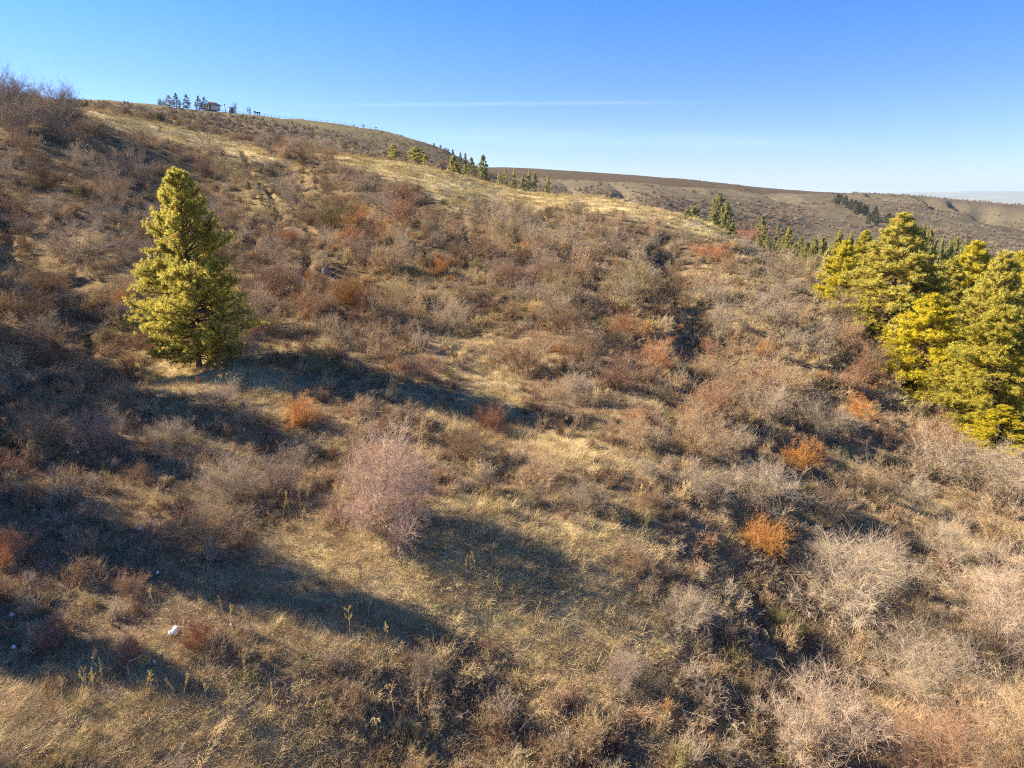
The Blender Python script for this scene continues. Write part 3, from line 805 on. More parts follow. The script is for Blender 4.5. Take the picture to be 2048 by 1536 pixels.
# --- scrub on the far slopes and across the valley
P_, R_, S_, I_, T_ = [], [], [], [], []
for (num, r0, r1, pw, s0, s1) in ((15000, 140, 480, 1.0, .4, 1.4), (36000, 420, 1250, 1.1, .5, 1.9)):
    x, y, z, r = sample(num, r0, r1, .72, pw)
    az = np.arctan2(x, y)
    cl_ = fbm(x / 45, y / 45, 4, 110)
    dens = smooth(-.35, .25, cl_) * .95 + .05
    dens = np.where((az < -.02) & (r < 365) | (r < 330), smooth(-.75, -.15, cl_), dens); dens = np.where((r > 330) & (az > -.02), smooth(-.32, .10, cl_), dens)
    ed = field_edge(az)
    dens = np.where((r > ed - 6) & (az > -.06) & (az < .50), .015, dens)
    dens = np.where((az < -.1) & (r > 425), .03, dens)
    dens = dens * (1 - .9 * smooth(ed - 260, ed - 120, r) * (az > -.03) * (az < .46)) * (1 - .25 * smooth(.36, .42, az) * smooth(760, 880, r))
    top = (az < -.1) & (r > 365); dens = np.where(top, dens * .6, dens); top = (az < -.3) & (r > 366); dens = np.where(top, 0, dens); s_top = np.where((az < -.1) & (r > 300), .6, 1.0)
    keep = rng.random(len(x)) < dens
    x, y, z, r, cl_, s_top = (a[keep] for a in (x, y, z, r, cl_, s_top)); n_ = len(x)
    px, py = project(x, y, z)
    s = (s0 + (s1 - s0) * rng.random(n_) ** 1.8) * s_top
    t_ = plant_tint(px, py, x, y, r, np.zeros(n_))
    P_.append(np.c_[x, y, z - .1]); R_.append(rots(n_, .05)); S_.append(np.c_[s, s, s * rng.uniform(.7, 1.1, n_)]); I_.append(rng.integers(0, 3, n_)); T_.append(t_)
scatter('far_scrub', FARB, np.concatenate(P_), np.concatenate(R_), np.concatenate(S_), np.concatenate(I_), np.concatenate(T_), 'lilac brown winter brush spread over the far slopes and the valley side')
# --- many small things follow

# ================================================================== THINGS
COLORS = {'G': GREY, 'T': TAN, 'B': BROWN, 'R': np.array([.47, .25, .13]), 'O': ORANGE * 1.05, 'D': DKRED, 'S': STRAW, 'P': PINK, 'L': LILAC}
COLWORD = {'G': 'grey', 'T': 'tan', 'B': 'dark brown', 'R': 'rust coloured', 'O': 'orange', 'D': 'dark red', 'S': 'straw coloured', 'P': 'pinkish', 'L': 'lilac grey'}

def spot(px, py=None, r=None):
    if r is None: return ground_hit(px, py)
    az, te = ray(px, 222 if py is None else py)
    x, y = r * math.sin(az), r * math.cos(az)
    return np.array([x, y, float(height(np.array([x]), np.array([y]))[0])])
def size_of(p, px, top, wpx):
    r = math.hypot(p[0], p[1]); az, te = ray(px, top)
    H = CZ + r * te - p[2]
    f = p[1] * cp - (p[2] + H * .4 - CZ) * sp
    return max(H, .3), wpx * f / F

def skyr(px, py):
    az, _ = ray(px, py); rr_ = np.linspace(230, 450, 300); x_, y_ = rr_ * math.sin(az), rr_ * math.cos(az)
    _, q_ = project(x_, y_, height(x_, y_)); return float(rr_[int(np.argmin(q_))])
# ------------------------------------------------------------------ pines
def pine_meshes(name, H, W, nb, tuft_step, needles, nlen, nwid, flat=0.25, up=.35, low=.06, power=.75, twigsides=3, side=3):
    """trunk with limbs, and a crown of needle tufts carried on branchlets"""
    T = Soup(); C = Soup()
    k = 9
    tz = np.linspace(0, 1, k)
    P = np.c_[np.cumsum(rng.normal(0, H * .003, k)), np.cumsum(rng.normal(0, H * .003, k)), tz * H * .97 - .15][None]
    R = (H * .016 * (1 - tz) ** .8 + .01)[None]
    V_, Q = tubes(P, R, 8); T.add(V_, Q, tones(1, len(V_), .9, 1.1))
    h = low + (1 - low) * (np.arange(nb) + rng.random(nb)) / nb
    h = h ** 1.05
    prof = np.clip((1 - h), 0, 1) ** power * np.minimum(1, .5 + (h - low) * 2.3); prof /= prof.max()
    L = W / 2 * prof * rng.uniform(.58, 1.12, nb) + .04 * W
    big = rng.random(nb) < .08; L[big] *= 1.22
    ph = np.arange(nb) * 2.399 + rng.normal(0, .35, nb)
    el = np.radians(-10 + 52 * h ** 1.4 + rng.normal(0, 14, nb))
    d = np.c_[np.cos(el) * np.cos(ph), np.cos(el) * np.sin(ph), np.sin(el)]
    p0 = np.c_[np.zeros((nb, 2)), h * H * .97]
    B = grow(p0, d, L, 6, .05, up * .12)
    V_, Q = tubes(B, (L[:, None] * .013 + .008) * np.linspace(1.3, .35, 6)[None], 4); T.add(V_, Q, tones(nb, 24, .6, 1.0))
    # branchlets
    m = side
    reps = np.maximum(1, (L / tuft_step * m / 3).astype(int))
    src = np.repeat(np.arange(nb), reps)
    t = rng.uniform(.22, 1.0, len(src)) ** .8 * 5; i = np.minimum(t.astype(int), 4); f = (t - i)[:, None]
    q0 = B[src, i] * (1 - f) + B[src, i + 1] * f
    dd = B[src, i + 1] - B[src, i]; dd /= np.linalg.norm(dd, axis=1, keepdims=True)
    dd = dd + rng.normal(0, .55, dd.shape) * np.array([1, 1, .7]); dd[:, 2] += .15; dd /= np.linalg.norm(dd, axis=1, keepdims=True)
    l2 = L[src] * rng.uniform(.12, .34, len(src)) * (1.25 - t / 5 * .6) + tuft_step * .3
    S_ = grow(q0, dd, l2, 3, .12, up * .25)
    V_, Q = tubes(S_, np.full((len(S_), 1), .006) * np.array([1.4, 1, .6])[None] * (H / 10), 3); T.add(V_, Q, tones(len(S_), 9, .6, 1.0))
    # tufts: tip of every branchlet and of the limb, and one midway
    tips = np.concatenate([S_[:, 2], S_[:, 1][rng.random(len(S_)) < .75], B[:, -1], B[:, 4][rng.random(nb) < .6]])
    s1_ = S_[:, 2] - S_[:, 1]
    # keep direction arrays aligned with the picks above
    rs = np.random.default_rng(len(tips))
    dirs = np.concatenate([s1_, s1_[rs.integers(0, len(s1_), len(tips) - len(s1_) - nb - 0)][:max(0, len(tips) - len(s1_) - nb)], B[:, -1] - B[:, -2]])
    dirs = dirs[:len(tips)] if len(dirs) >= len(tips) else np.concatenate([dirs, s1_[:len(tips) - len(dirs)]])
    dirs /= np.linalg.norm(dirs, axis=1, keepdims=True) + 1e-9
    dirs[:, 2] += .25
    top = np.array([[0, 0, H * .99], [0.03, 0, H * .96], [0, .04, H * .93]]); tips = np.concatenate([tips, top]); dirs = np.concatenate([dirs, [[0, 0, 1.]] * 3])
    nt = len(tips)
    D = dirs[:, None, :] * .55 + rng.normal(0, .75, (nt, needles, 3)); D[:, :, 2] += .12
    D /= np.linalg.norm(D, axis=2, keepdims=True)
    Ln = nlen * rng.uniform(.65, 1.15, (nt, needles))[..., None] * rng.uniform(.8, 1.2, nt)[:, None, None]
    o_ = tips[:, None, :] + rng.normal(0, nlen * .16, (nt, needles, 3))
    sd_ = np.cross(D, rng.normal(0, 1, D.shape)); sd_ /= np.linalg.norm(sd_, axis=2, keepdims=True) + 1e-9
    a = o_ - sd_ * nwid; b = o_ + sd_ * nwid; c = o_ + D * Ln
    V_ = np.stack([a, b, c], 2).reshape(-1, 3)
    Fc = np.arange(len(V_)).reshape(-1, 3)
    tt = rng.uniform(.72, 1.2, nt)
    yel = rng.random(nt)
    tone = tt[:, None] * np.c_[1 + .22 * (yel - .5), 1 + .05 * (yel - .5), 1 - .35 * (yel - .5)]
    brown = rng.random(nt) < .004; tone[brown] *= np.array([1.25, .72, .7])
    tone = np.repeat(tone, needles * 3, 0) * rng.uniform(.8, 1.2, (nt * needles, 1)).repeat(3, 0)
    C.add(V_, Fc, tone)
    return T.mesh(name + '_trunk', MAT_BARK), C.mesh(name + '_crown', MAT_NEEDLE), H, W
PINE_NEAR = pine_meshes('near_pine', 9.5, 5.4, 260, .105, 20, .14, .0105, side=5.5, power=.72)
PINE_BIG = [pine_meshes('tall_pine', 15, 7.5, 250, .21, 14, .27, .026, side=4.8, power=.8),
            pine_meshes('bushy_pine', 13, 8.0, 220, .22, 14, .28, .026, side=4.8, power=.65),
            pine_meshes('slim_pine', 14, 5.6, 230, .20, 13, .26, .026, side=4.8, power=.8)]
PINE_FAR = [pine_meshes('far_pine', 10, 4.4, 80, .36, 11, .5, .085, power=.7), pine_meshes('far_pine_b', 10, 5.4, 75, .38, 11, .52, .09, power=.6),
            pine_meshes('far_pine_c', 10, 3.6, 70, .36, 10, .45, .08, power=.8)]
SPRUCE_FAR = [pine_meshes('far_spruce', 10, 4.6, 70, .36, 10, .42, .08, up=.1, power=.9), pine_meshes('far_spruce_b', 10, 5.4, 60, .4, 10, .42, .08, up=-.1, power=.9)]
def pine(proto, px, top, wpx, tint, label, py=None, r=None, group=None, name='pine_tree', cat='pine tree'):
    p = spot(px, (top + 22 if r is not None and py is None else py), r); H, W = size_of(p, px, top, wpx)
    tr, cr, h0, w0 = proto; H = max(H, W * .9)
    root = empty(name, p, rng.uniform(0, 6.28))
    root.scale = (W / w0, W / w0, H / h0)
    t = add('trunk', tr, parent=root); c = add('crown', cr, parent=root)
    c.color = (*(np.array(tint) * rng.uniform(.92, 1.08)), 1)
    tag(root, label, cat, group)
    return root
ORD = ['leftmost', 'second from the left', 'third from the left', 'fourth from the left', 'fifth from the left', 'sixth from the left', 'seventh from the left', 'eighth from the left', 'ninth from the left', 'tenth from the left', 'eleventh from the left', 'twelfth from the left', 'fourth from the right', 'third from the right', 'second from the right', 'rightmost']
def ordl(lst, px, tail):
    k_ = sorted(t_[0] for t_ in lst).index(px)
    if k_ == len(lst) - 1: k_ = 15
    return ORD[k_] + ' of the ' + tail
YG = (.52, .465, .11); YEL = (.60, .52, .05); OLV = (.46, .41, .075); FARG = (.34, .32, .11); BLU = (.20, .24, .13)
pine(PINE_NEAR, 402, 336, 205, YG, 'lone yellow green young pine standing on the brushy slope, branches reaching the ground', py=738)
GP = 'yellow green pines at the right edge'
pine(PINE_BIG[2], 1731, 458, 92, OLV, 'pointed olive pine just left of the tallest pine, behind a lower bushy one', r=70, group=GP)
pine(PINE_BIG[1], 1688, 482, 92, (.56, .49, .06), 'short bushy bright pine, leftmost of the yellow green pines at the right', r=66, group=GP)
pine(PINE_BIG[0], 1806, 424, 205, YG, 'tallest pine, broad pointed crown rising left of the gap above the valley', r=60, group=GP)
pine(PINE_BIG[2], 1852, 515, 105, OLV, 'narrow pine close behind the right side of the tallest pine', r=62, group=GP)
pine(PINE_BIG[1], 1838, 588, 165, YEL, 'brightest yellow pine in front of the others, its foot on the brush', py=792, group=GP)
pine(PINE_BIG[0], 1952, 480, 170, (.56, .49, .06), 'tall yellow pine right of the gap, crown tip against the valley side', r=70, group=GP)
pine(PINE_BIG[0], 2008, 500, 170, YG, 'blunt topped pine between the tall yellow pine and the picture edge', r=50, group=GP)
pine(PINE_BIG[1], 1962, 610, 215, OLV, 'broad darker pine with a bare lower trunk, in front of the taller ones', py=872, group=GP)
pine(PINE_BIG[2], 2050, 545, 120, (.56, .49, .06), 'pine cut by the right picture edge with a reddish trunk', r=52, group=GP)
pine(PINE_BIG[0], 2130, 520, 200, OLV, 'pine outside the right edge beyond the reddish trunk', r=55, group=GP)
pine(PINE_NEAR, 1988, 820, 120, YEL, 'very small yellow green pine at the foot of the darker broad pine', py=912, group=GP)
pine(PINE_BIG[2], 1905, 512, 120, YG, 'slim pine filling the space behind the brightest yellow pine', r=66, group=GP)
pine(PINE_BIG[1], 2045, 505, 150, (.54, .475, .07), 'rounded yellow green pine top at the right edge behind the cut pine', r=64, group=GP)
# pines down in the draw behind the spur
GD = 'small pines in the draw behind the spur'
DL = [(1628, 150, 480, 30), (1645, 160, 476, 30), (1612, 170, 486, 22), (1652, 130, 503, 30), (1677, 150, 467, 32), (1698, 160, 470, 28), (1662, 175, 488, 24), (1710, 140, 492, 30), (1600, 210, 476, 18), (1590, 200, 488, 18)]
for px, r, top, w in DL:
    pine(PINE_FAR[rng.integers(0, 3)], px, top, w * 1.35, FARG if r > 145 else OLV, ordl(DL, px, 'small olive pines packed left of the bright pines'), r=r, group=GD)
DL = [(1577, 290, 455, 17), (1566, 270, 474, 16), (1572, 240, 476, 20), (1554, 320, 452, 14), (1534, 310, 472, 16), (1525, 360, 432, 17), (1585, 250, 490, 18)]
for px, r, top, w in DL:
    pine(PINE_FAR[rng.integers(0, 3)], px, top, w * 1.35, FARG if px != 1577 else OLV, ordl(DL, px, 'small pines scattered beyond the spur crest'), r=r, group=GD)
DL = [(1438, 330, 387, 26), (1452, 300, 404, 20), (1426, 230, 427, 28), (1386, 250, 414, 24), (1374, 245, 419, 20), (1463, 250, 448, 18), (1432, 320, 398, 18)]
for px, r, top, w in DL:
    pine(PINE_FAR[rng.integers(0, 3)], px, top, w * 1.35, FARG, ordl(DL, px, 'dark pines in the clump above the crest bend'), r=r, group='pine clump beyond the middle of the spur')
DL = [(1858, 190, 462, 30), (1843, 200, 453, 26), (1882, 230, 479, 16), (1897, 170, 487, 28), (1910, 180, 480, 26), (1926, 165, 484, 26), (1838, 180, 470, 26), (1870, 260, 480, 14)]
for px, r, top, w in DL:
    pine(PINE_FAR[rng.integers(0, 3)], px, top, w * 1.35, FARG, ordl(DL, px, 'distant pines in the gap between the bright pines'), r=r, group='pines in the gap on the right')
# line of pines on the valley side under the dark bluff
ln = [(1674, 388, 13), (1682, 390, 13), (1690, 391, 12), (1701, 398, 11), (1709, 400, 12), (1713, 404, 13), (1719, 404, 12), (1726, 408, 12), (1731, 410, 12), (1736, 424, 10), (1744, 424, 12), (1750, 412, 11), (1753, 428, 10), (1776, 426, 16), (1784, 430, 12), (1779, 442, 11)]
for px, top, w in ln:
    base = top + rng.uniform(18, 26)
    pine(PINE_FAR[rng.integers(0, 3)], px, top, w, (.11, .12, .05), ordl(ln, px, 'tiny dark pines on the far valley side'), py=base, group='line of pines on the far valley side')
# pines along the head of the draw, left centre
GH = 'small pines beyond the grassy crest'
pine(PINE_FAR[1], 787, 289, 24, (.44, .40, .10), 'yellow olive pine, leftmost beyond the grassy crest', r=250, group=GH)
pine(PINE_FAR[1], 834, 297, 40, (.42, .39, .10), 'broad double crowned olive pine beyond the grassy crest', r=245, group=GH)
pine(PINE_FAR[0], 850, 311, 18, (.44, .40, .10), 'small pine close to the right of the broad olive pine', r=235, group=GH)
pine(PINE_FAR[0], 907, 312, 26, (.42, .38, .10), 'mid sized olive pine halfway along the row on the crest', r=225, group=GH)
pine(PINE_FAR[2], 906, 299, 14, BLU, 'thin dark pine poking above the olive pine on the skyline', r=300, group=GH)
pine(PINE_FAR[2], 921, 305, 12, BLU, 'spindly skyline pine second from the left of the spindly ones', r=320, group=GH)
pine(PINE_FAR[2], 931, 306, 13, BLU, 'spindly skyline pine third from the left of the spindly ones', r=310, group=GH)
pine(PINE_FAR[0], 943, 315, 18, (.30, .31, .10), 'dark green pine right of the spindly skyline pines', r=270, group=GH)
pine(PINE_FAR[0], 966, 310, 25, (.30, .31, .10), 'tallest dark pine standing at the notch where the field begins', r=235, group=GH)
DL = [(998, 340, 14), (1010, 332, 17), (1028, 334, 15), (1046, 343, 15), (1058, 337, 20), (1070, 342, 14), (1095, 350, 14), (930, 328, 16)]
for px, top, w in DL:
    pine(PINE_FAR[rng.integers(0, 3)], px, top + 3, w * .7, (.50, .46, .15), ordl(DL, px, 'low olive pines in front of the ploughed field'), r=240, group='low pines in front of the field')
# dark spruces around the little house
GS = 'evergreens beside the hilltop house'
for px, top, w, lb, rr in [(322, 197, 9, 'smallest evergreen, far left of the row by the hilltop house', 405), (330, 201, 7, 'low evergreen second from the left of the house row', 405),
                       (339, 191, 17, 'broad olive evergreen third in the row left of the house', 395), (353, 186, 14, 'tallest dark evergreen of the row left of the house', 400),
                       (374, 189, 15, 'brownish evergreen standing apart in the middle of the row', 398), (398, 191, 13, 'dark spruce, second one left of the hilltop house', 396),
                       (410, 194, 14, 'dark spruce touching the left side of the hilltop house', 398)]:
    pine(SPRUCE_FAR[rng.integers(0, 2)], px, top, w * 1.25, (.085, .10, .05) if px != 339 else (.2, .19, .06), lb, r=skyr(px, 215) + (2 if px != 339 else -3), group=GS, name='spruce_tree', cat='evergreen tree')
# pines left of the picture whose shadows fall into it
for x_, y_, h_, w_ in [(-16.8, 17.6, 7.5, 2.7), (-17.6, 14.6, 5.6, 2.2), (-20, 18.2, 5.8, 2.4), (-21.5, 22.5, 6.5, 2.6), (-24.5, 26.5, 9, 4.4), (-28, 31, 8, 4), (-27, 22, 6, 4), (-38, 40, 9, 4), (-45, 47, 8, 4), (-44, 36, 10, 5), (-54, 57, 7, 4), (-64, 66, 7, 4), (-66, 55, 9, 5)]:
    z_ = float(height(np.array([x_]), np.array([y_]))[0]); tr, cr, h0, w0 = PINE_BIG[rng.integers(0, 2)]
    root = empty('pine_tree', (x_, y_, z_), rng.uniform(0, 6)); root.scale = (w_ / w0, w_ / w0, h_ / h0)
    add('trunk', tr, parent=root); c = add('crown', cr, parent=root); c.color = (*YG, 1)
    tag(root, 'pine left of the picture that throws the long shade over the lower left', 'pine tree', 'pines beyond the left edge')

# ------------------------------------------------------------------ individual shrubs
SH = []
for i, (h, w, st, a_, b_, c_, rd, lf, tl) in enumerate([
    (2.6, 3.0, 18, 9, 7, 4, .0085, .06, (5, 72)), (2.2, 3.2, 20, 9, 7, 4, .008, .02, (10, 82)),
    (2.4, 2.4, 22, 8, 6, 3, .008, .14, (3, 58)), (2.0, 3.0, 18, 9, 7, 4, .008, -.04, (10, 85)),
    (2.2, 2.2, 56, 7, 5, 2, .007, .16, (2, 62))]):
    SH.append((shrub_mesh(f'shrub_{chr(97 + i)}', h, w, st, a_, b_, c_, rad=rd, lift=lf, tilt=tl, mat=MAT_TWIG_I, split=True), h, w))
SH.append((shrub_mesh('shrub_big', 3.2, 2.9, 34, 12, 8, 5, rad=.0065, lift=.10, tilt=(3, 78), mat=MAT_TWIG_I, split=True), 3.2, 2.9))
for nm_, h_, w_, lf_, tl_ in (('shrub_fine', 2.4, 3.2, .03, (5, 82)), ('shrub_fine_b', 2.3, 3.0, .09, (3, 75))):
    SH.append((shrub_mesh(nm_, h_, w_, 26, 10, 8, 5, rad=.0052, lift=lf_, tilt=tl_, mat=MAT_TWIG_I, split=True), h_, w_))
def shrub(px, top, wpx, col, label, py=None, r=None, kind=None, group='bare shrubs on the hillside', p=None, H=None, W=None):
    if p is None:
        p = spot(px, py, r); H, W = size_of(p, px, top, wpx)
    k = kind if kind is not None else int(rng.integers(0, 4))
    if math.hypot(p[0], p[1]) < 27 and k in (0, 1, 3): k = 6 + int(rng.integers(0, 2))
    (stem_me, twig_me), h0, w0 = SH[k]
    root = empty('shrub', p - np.array([0, 0, .05]), rng.uniform(0, 6.28)); root.scale = (W / w0, W / w0, H / h0)
    root.rotation_euler = (rng.normal(0, .06), rng.normal(0, .06), rng.uniform(0, 6.28))
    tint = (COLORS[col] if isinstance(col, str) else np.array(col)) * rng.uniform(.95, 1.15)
    for nm, me_, f in (('stem', stem_me, .75), ('twig', twig_me, 1.0)):
        o_ = add(nm, me_, parent=root); o_.color = (*(tint * f), 1)
        o_.material_slots[0].link = 'OBJECT'; o_.material_slots[0].material = MAT_TWIG_O
    tag(root, label, 'shrub', group)
    return root, p
HAND = [  # column, foot row, top row, width, colour, form, label, short name for things beside it
 (775, 1052, 842, 200, (.60, .45, .345), 5, 'large pinkish leafless shrub with upswept branches, biggest in the centre', 'the big pinkish shrub'),
 (92, 905, 803, 150, 'T', 0, 'pale sunlit bare shrub close to the left edge, dark shade on its right', 'the pale left edge shrub'),
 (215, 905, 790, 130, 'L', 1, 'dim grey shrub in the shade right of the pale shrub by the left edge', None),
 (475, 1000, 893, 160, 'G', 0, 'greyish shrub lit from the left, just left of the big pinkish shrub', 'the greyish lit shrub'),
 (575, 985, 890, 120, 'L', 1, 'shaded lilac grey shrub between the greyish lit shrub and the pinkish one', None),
 (1603, 942, 872, 82, 'O', 4, 'round bright orange shrub beside a patch of pale grass', 'the round bright orange shrub'),
 (1526, 1108, 1028, 112, 'O', 4, 'orange shrub with arching outer stems, downslope of the round orange one', 'the arching orange shrub'),
 (1718, 838, 792, 90, 'O', 3, 'wide low orange shrub casting a dark shadow below the bright pines', 'the wide low orange shrub'),
 (1700, 1245, 1075, 285, 'G', 1, 'very broad pale grey shrub mound on the lower right slope', 'the broad pale mound'),
 (1530, 1010, 905, 170, 'G', 1, 'pale grey spreading shrub left of the round bright orange shrub', 'the pale spreading shrub'),
 (1640, 872, 800, 115, 'G', 0, 'whitish grey shrub between the round orange and the wide low orange shrub', None),
 (1252, 682, 614, 80, 'R', 4, 'rust orange shrub, upper of the two at the middle of the slope', 'the upper rust orange shrub'),
 (1312, 738, 672, 100, 'R', 3, 'rust shrub with a black shadow below, lower of the two at mid slope', 'the lower rust shrub'),
 (1412, 716, 674, 48, 'R', 4, 'small upright rust shrub right of the two big rust ones', None),
 (1528, 712, 680, 48, 'O', 4, 'small orange topped shrub high on the right slope', None),
 (893, 668, 583, 140, 'G', 1, 'large grey tan shrub with a long thin shadow to its right', 'the large grey tan shrub'),
 (1052, 612, 556, 95, 'G', 0, 'rounded grey shrub upslope and right of the large grey tan shrub', 'the rounded grey shrub'),
 (985, 862, 796, 85, (.30, .16, .09), 0, 'reddish brown shrub at the sunny edge of the pine tree shadow', 'the reddish brown shrub'),
 (1390, 905, 800, 165, 'T', 1, 'tall tan shrub with feathery top on the sunny middle slope', 'the tall tan shrub'),
 (1272, 892, 832, 100, 'T', 3, 'yellowish tan shrub left of the tall tan shrub', None),
 (1085, 968, 910, 120, 'T', 3, 'low rounded tan shrub on the sunny strip between two long shadows', 'the low rounded tan shrub'),
 (165, 505, 428, 160, 'G', 1, 'broad pale grey shrub on the dark slope left of the lone pine', 'the broad pale grey shrub'),
 (108, 432, 383, 90, 'G', 0, 'pale grey shrub directly above the broad pale grey one', None),
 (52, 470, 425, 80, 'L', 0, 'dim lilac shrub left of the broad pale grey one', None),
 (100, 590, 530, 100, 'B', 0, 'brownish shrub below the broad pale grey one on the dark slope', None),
 (262, 610, 548, 70, 'T', 0, 'tan shrub just left of the lone pine at mid height', None),
 (315, 440, 400, 55, 'P', 2, 'small pinkish upright shrub left of the top of the lone pine', None),
 (510, 625, 562, 75, 'P', 2, 'pink grey shrub right of the middle of the lone pine', 'the pink shrub beside the pine'),
 (470, 628, 572, 50, 'G', 0, 'small grey shrub touching the right branches of the lone pine', None),
 (490, 722, 662, 85, 'P', 0, 'lilac pink shrub right of the foot of the lone pine', 'the shrub at the pine foot'),
 (655, 490, 446, 60, 'G', 1, 'grey domed shrub left of a rust topped one in the upper thicket', None),
 (703, 492, 440, 70, 'R', 4, 'rust topped shrub in the middle of the upper left thicket', 'the rust topped shrub'),
 (578, 492, 452, 45, 'R', 4, 'small rust shrub in the open patch of the upper slope', None),
 (775, 470, 425, 60, 'R', 1, 'brownish rust shrub on the shaded upper slope', None),
 (880, 550, 508, 40, 'O', 2, 'narrow upright orange brown shrub in the shaded hollow', 'the narrow orange brown shrub'),
 (680, 425, 375, 90, 'B', 0, 'dark brown shrub mass under the grassy crest', None),
 (800, 410, 362, 80, (.32, .19, .11), 0, 'reddish shrub against the grassy crest', 'the reddish shrub at the crest'),
 (655, 318, 285, 60, 'T', 0, 'tan shrub on the skyline side of the spur, casting a thin shadow', None),
 (235, 335, 290, 110, 'T', 1, 'wide tan shrub in the upper left thicket', 'the wide tan shrub'),
 (200, 272, 232, 90, 'T', 0, 'brown tan shrub in front of the pale grassy shoulder', None),
 (395, 320, 285, 70, 'T', 1, 'tan shrub at the lower edge of the grassy shoulder', None),
 (1505, 488, 450, 75, 'R', 0, 'rust shrub on the spur crest, right of its bend', 'the rust shrub on the spur crest'),
 (1430, 520, 482, 90, 'R', 0, 'rust red shrub below the spur crest', None),
 (1385, 575, 535, 85, (.33, .2, .12), 1, 'brown rust shrub with blue black shade on its left', None),
 (1560, 590, 550, 80, 'G', 0, 'grey shrub standing below the dark band of the right slope', None),
 (1600, 650, 595, 95, 'T', 0, 'pale tan shrub halfway down the right slope', None),
 (1575, 790, 735, 90, 'T', 2, 'straw tan shrub right of centre below the rust shrubs', 'the straw tan shrub'),
 (1700, 785, 730, 70, (.36, .2, .12), 3, 'rust tinged shrub left of the brightest pine', None),
 (1950, 930, 880, 100, 'G', 0, 'grey shrub below the darker broad pine', None),
 (1990, 1300, 1100, 250, 'P', 1, 'very large pinkish tan shrub at the right edge', 'the large right edge shrub'),
 (1840, 1420, 1240, 260, 'G', 0, 'large tangled grey shrub in the lower right', 'the tangled grey shrub'),
 (1660, 1510, 1330, 270, 'P', 1, 'large pale pinkish shrub at the bottom right', 'the pale bottom right shrub'),
 (1880, 1580, 1400, 240, (.40, .25, .16), 3, 'orange tan shrub in the bottom right corner', None),
 (2060, 1560, 1330, 260, 'T', 0, 'tan shrub cut by the lower right picture corner', None),
 (1900, 1120, 1040, 130, 'G', 0, 'grey shrub on the right slope above the very large pinkish one', None),
 (1830, 1010, 950, 100, 'G', 3, 'low grey shrub right of the pale grass patch', None),
 (1995, 1090, 1010, 120, 'T', 0, 'tan shrub at the right edge above the pinkish one', None),
 (1665, 1040, 960, 110, 'T', 2, 'tan brown shrub below the pale grass patch', None),
 (1365, 1250, 1170, 130, 'G', 3, 'sprawling grey shrub of arching twigs in the lower middle right', 'the sprawling grey shrub'),
 (1250, 1370, 1300, 110, 'L', 0, 'small grey lilac shrub in the lower middle with bare crooked stems', None),
 (270, 1190, 1130, 70, (.4, .27, .18), 2, 'tan upright shrub with a reddish stem on the lower left', None),
 (105, 1310, 1235, 60, 'D', 2, 'dark red upright shrub, leftmost of the red ones at lower left', None),
 (262, 1330, 1255, 60, 'D', 2, 'dark red shrub, middle one of the red ones at lower left', 'the dark red shrubs'),
 (395, 1300, 1228, 70, (.30, .14, .09), 2, 'reddish fan shaped shrub beside the largest snow patch', None),
 (30, 1130, 1050, 120, 'R', 3, 'rust brown shrub in the shade at the lower left edge', None),
 (420, 1090, 1000, 170, 'T', 3, 'straw brown arching shrub left of the yellow weeds', None),
]
placed = []; marks = []
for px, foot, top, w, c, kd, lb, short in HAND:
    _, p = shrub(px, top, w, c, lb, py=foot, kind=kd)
    placed.append(p[:2]); 
    if short: marks.append((p, px, foot, short))
marks.append((spot(398, 738), 398, 738, 'the lone pine'))
marks.append((spot(1838, 792), 1838, 792, 'the brightest pine'))
for px, py_, s_ in [(352, 1266, 'the largest snow patch'), (900, 1110, 'the yellow weed patch'), (1700, 940, 'the pale grass patch'), (300, 740, 'the hollow under the pine'), (540, 400, 'the erosion rill'),
                    (1000, 400, 'the grassy crest'), (1500, 478, 'the end of the crest'), (300, 270, 'the grassy shoulder')]:
    marks.append((spot(px, py_), px, py_, s_))
placed = [tuple(p) for p in placed]
# further single shrubs where the photograph shows them rising over the brush
cand = []
x, y, z, r = sample(5200, 12, 130, .66, 1.25)
px, py = project(x, y, z); g = grassiness(px, py, x, y)
clear = np.zeros(len(x))
for pl_ in ([(600, 740), (820, 770), (1350, 900), (1350, 960), (1150, 940), (800, 840), (600, 800)], [(870, 1000), (1300, 1060), (1300, 1130), (1000, 1120), (860, 1080)], [(430, 1140), (880, 1190), (880, 1250), (600, 1240)],
            [(480, 1280), (740, 1370), (700, 1430), (480, 1340)], [(620, 1000), (640, 830), (920, 830), (940, 1100), (620, 1130)], [(640, 300), (900, 330), (1250, 380), (1500, 470), (1500, 500), (1230, 440), (1000, 430), (800, 395), (640, 335)],
            [(230, 700), (560, 720), (600, 790), (300, 790)], [(1790, 760), (2100, 760), (2100, 965), (1930, 950), (1790, 860)]) + tuple([(a_ - w_, b_ - 50), (a_ + w_, b_ - 50), (a_ + w_, b_ + 95), (a_ - w_, b_ + 95)] for a_, b_, w_ in ((1603, 935, 75), (1526, 1100, 85), (1718, 838, 85), (1252, 675, 65), (1312, 725, 70), (92, 900, 95), (480, 985, 100), (893, 660, 80), (165, 500, 80))):
    clear = np.maximum(clear, poly_mask(px, py, pl_, 12))
vis = (clear < .5) * (px > -60) & (px < 2110) & (py < 1640)
low_l = poly_mask(px, py, [(0, 1640), (1450, 1640), (1350, 1130), (900, 1000), (560, 1050), (250, 1180), (0, 1200)], 40)
prob = (1 - .85 * smooth(52, 60, r) * smooth(1380, 1480, px)) * (1 - g) ** 2 * (1 - .9 * low_l) * vis * (.4 + .9 * smooth(-.3, .3, fbm(x / 11, y / 11, 3, 130))) * rill_far(x, y, 1.4)
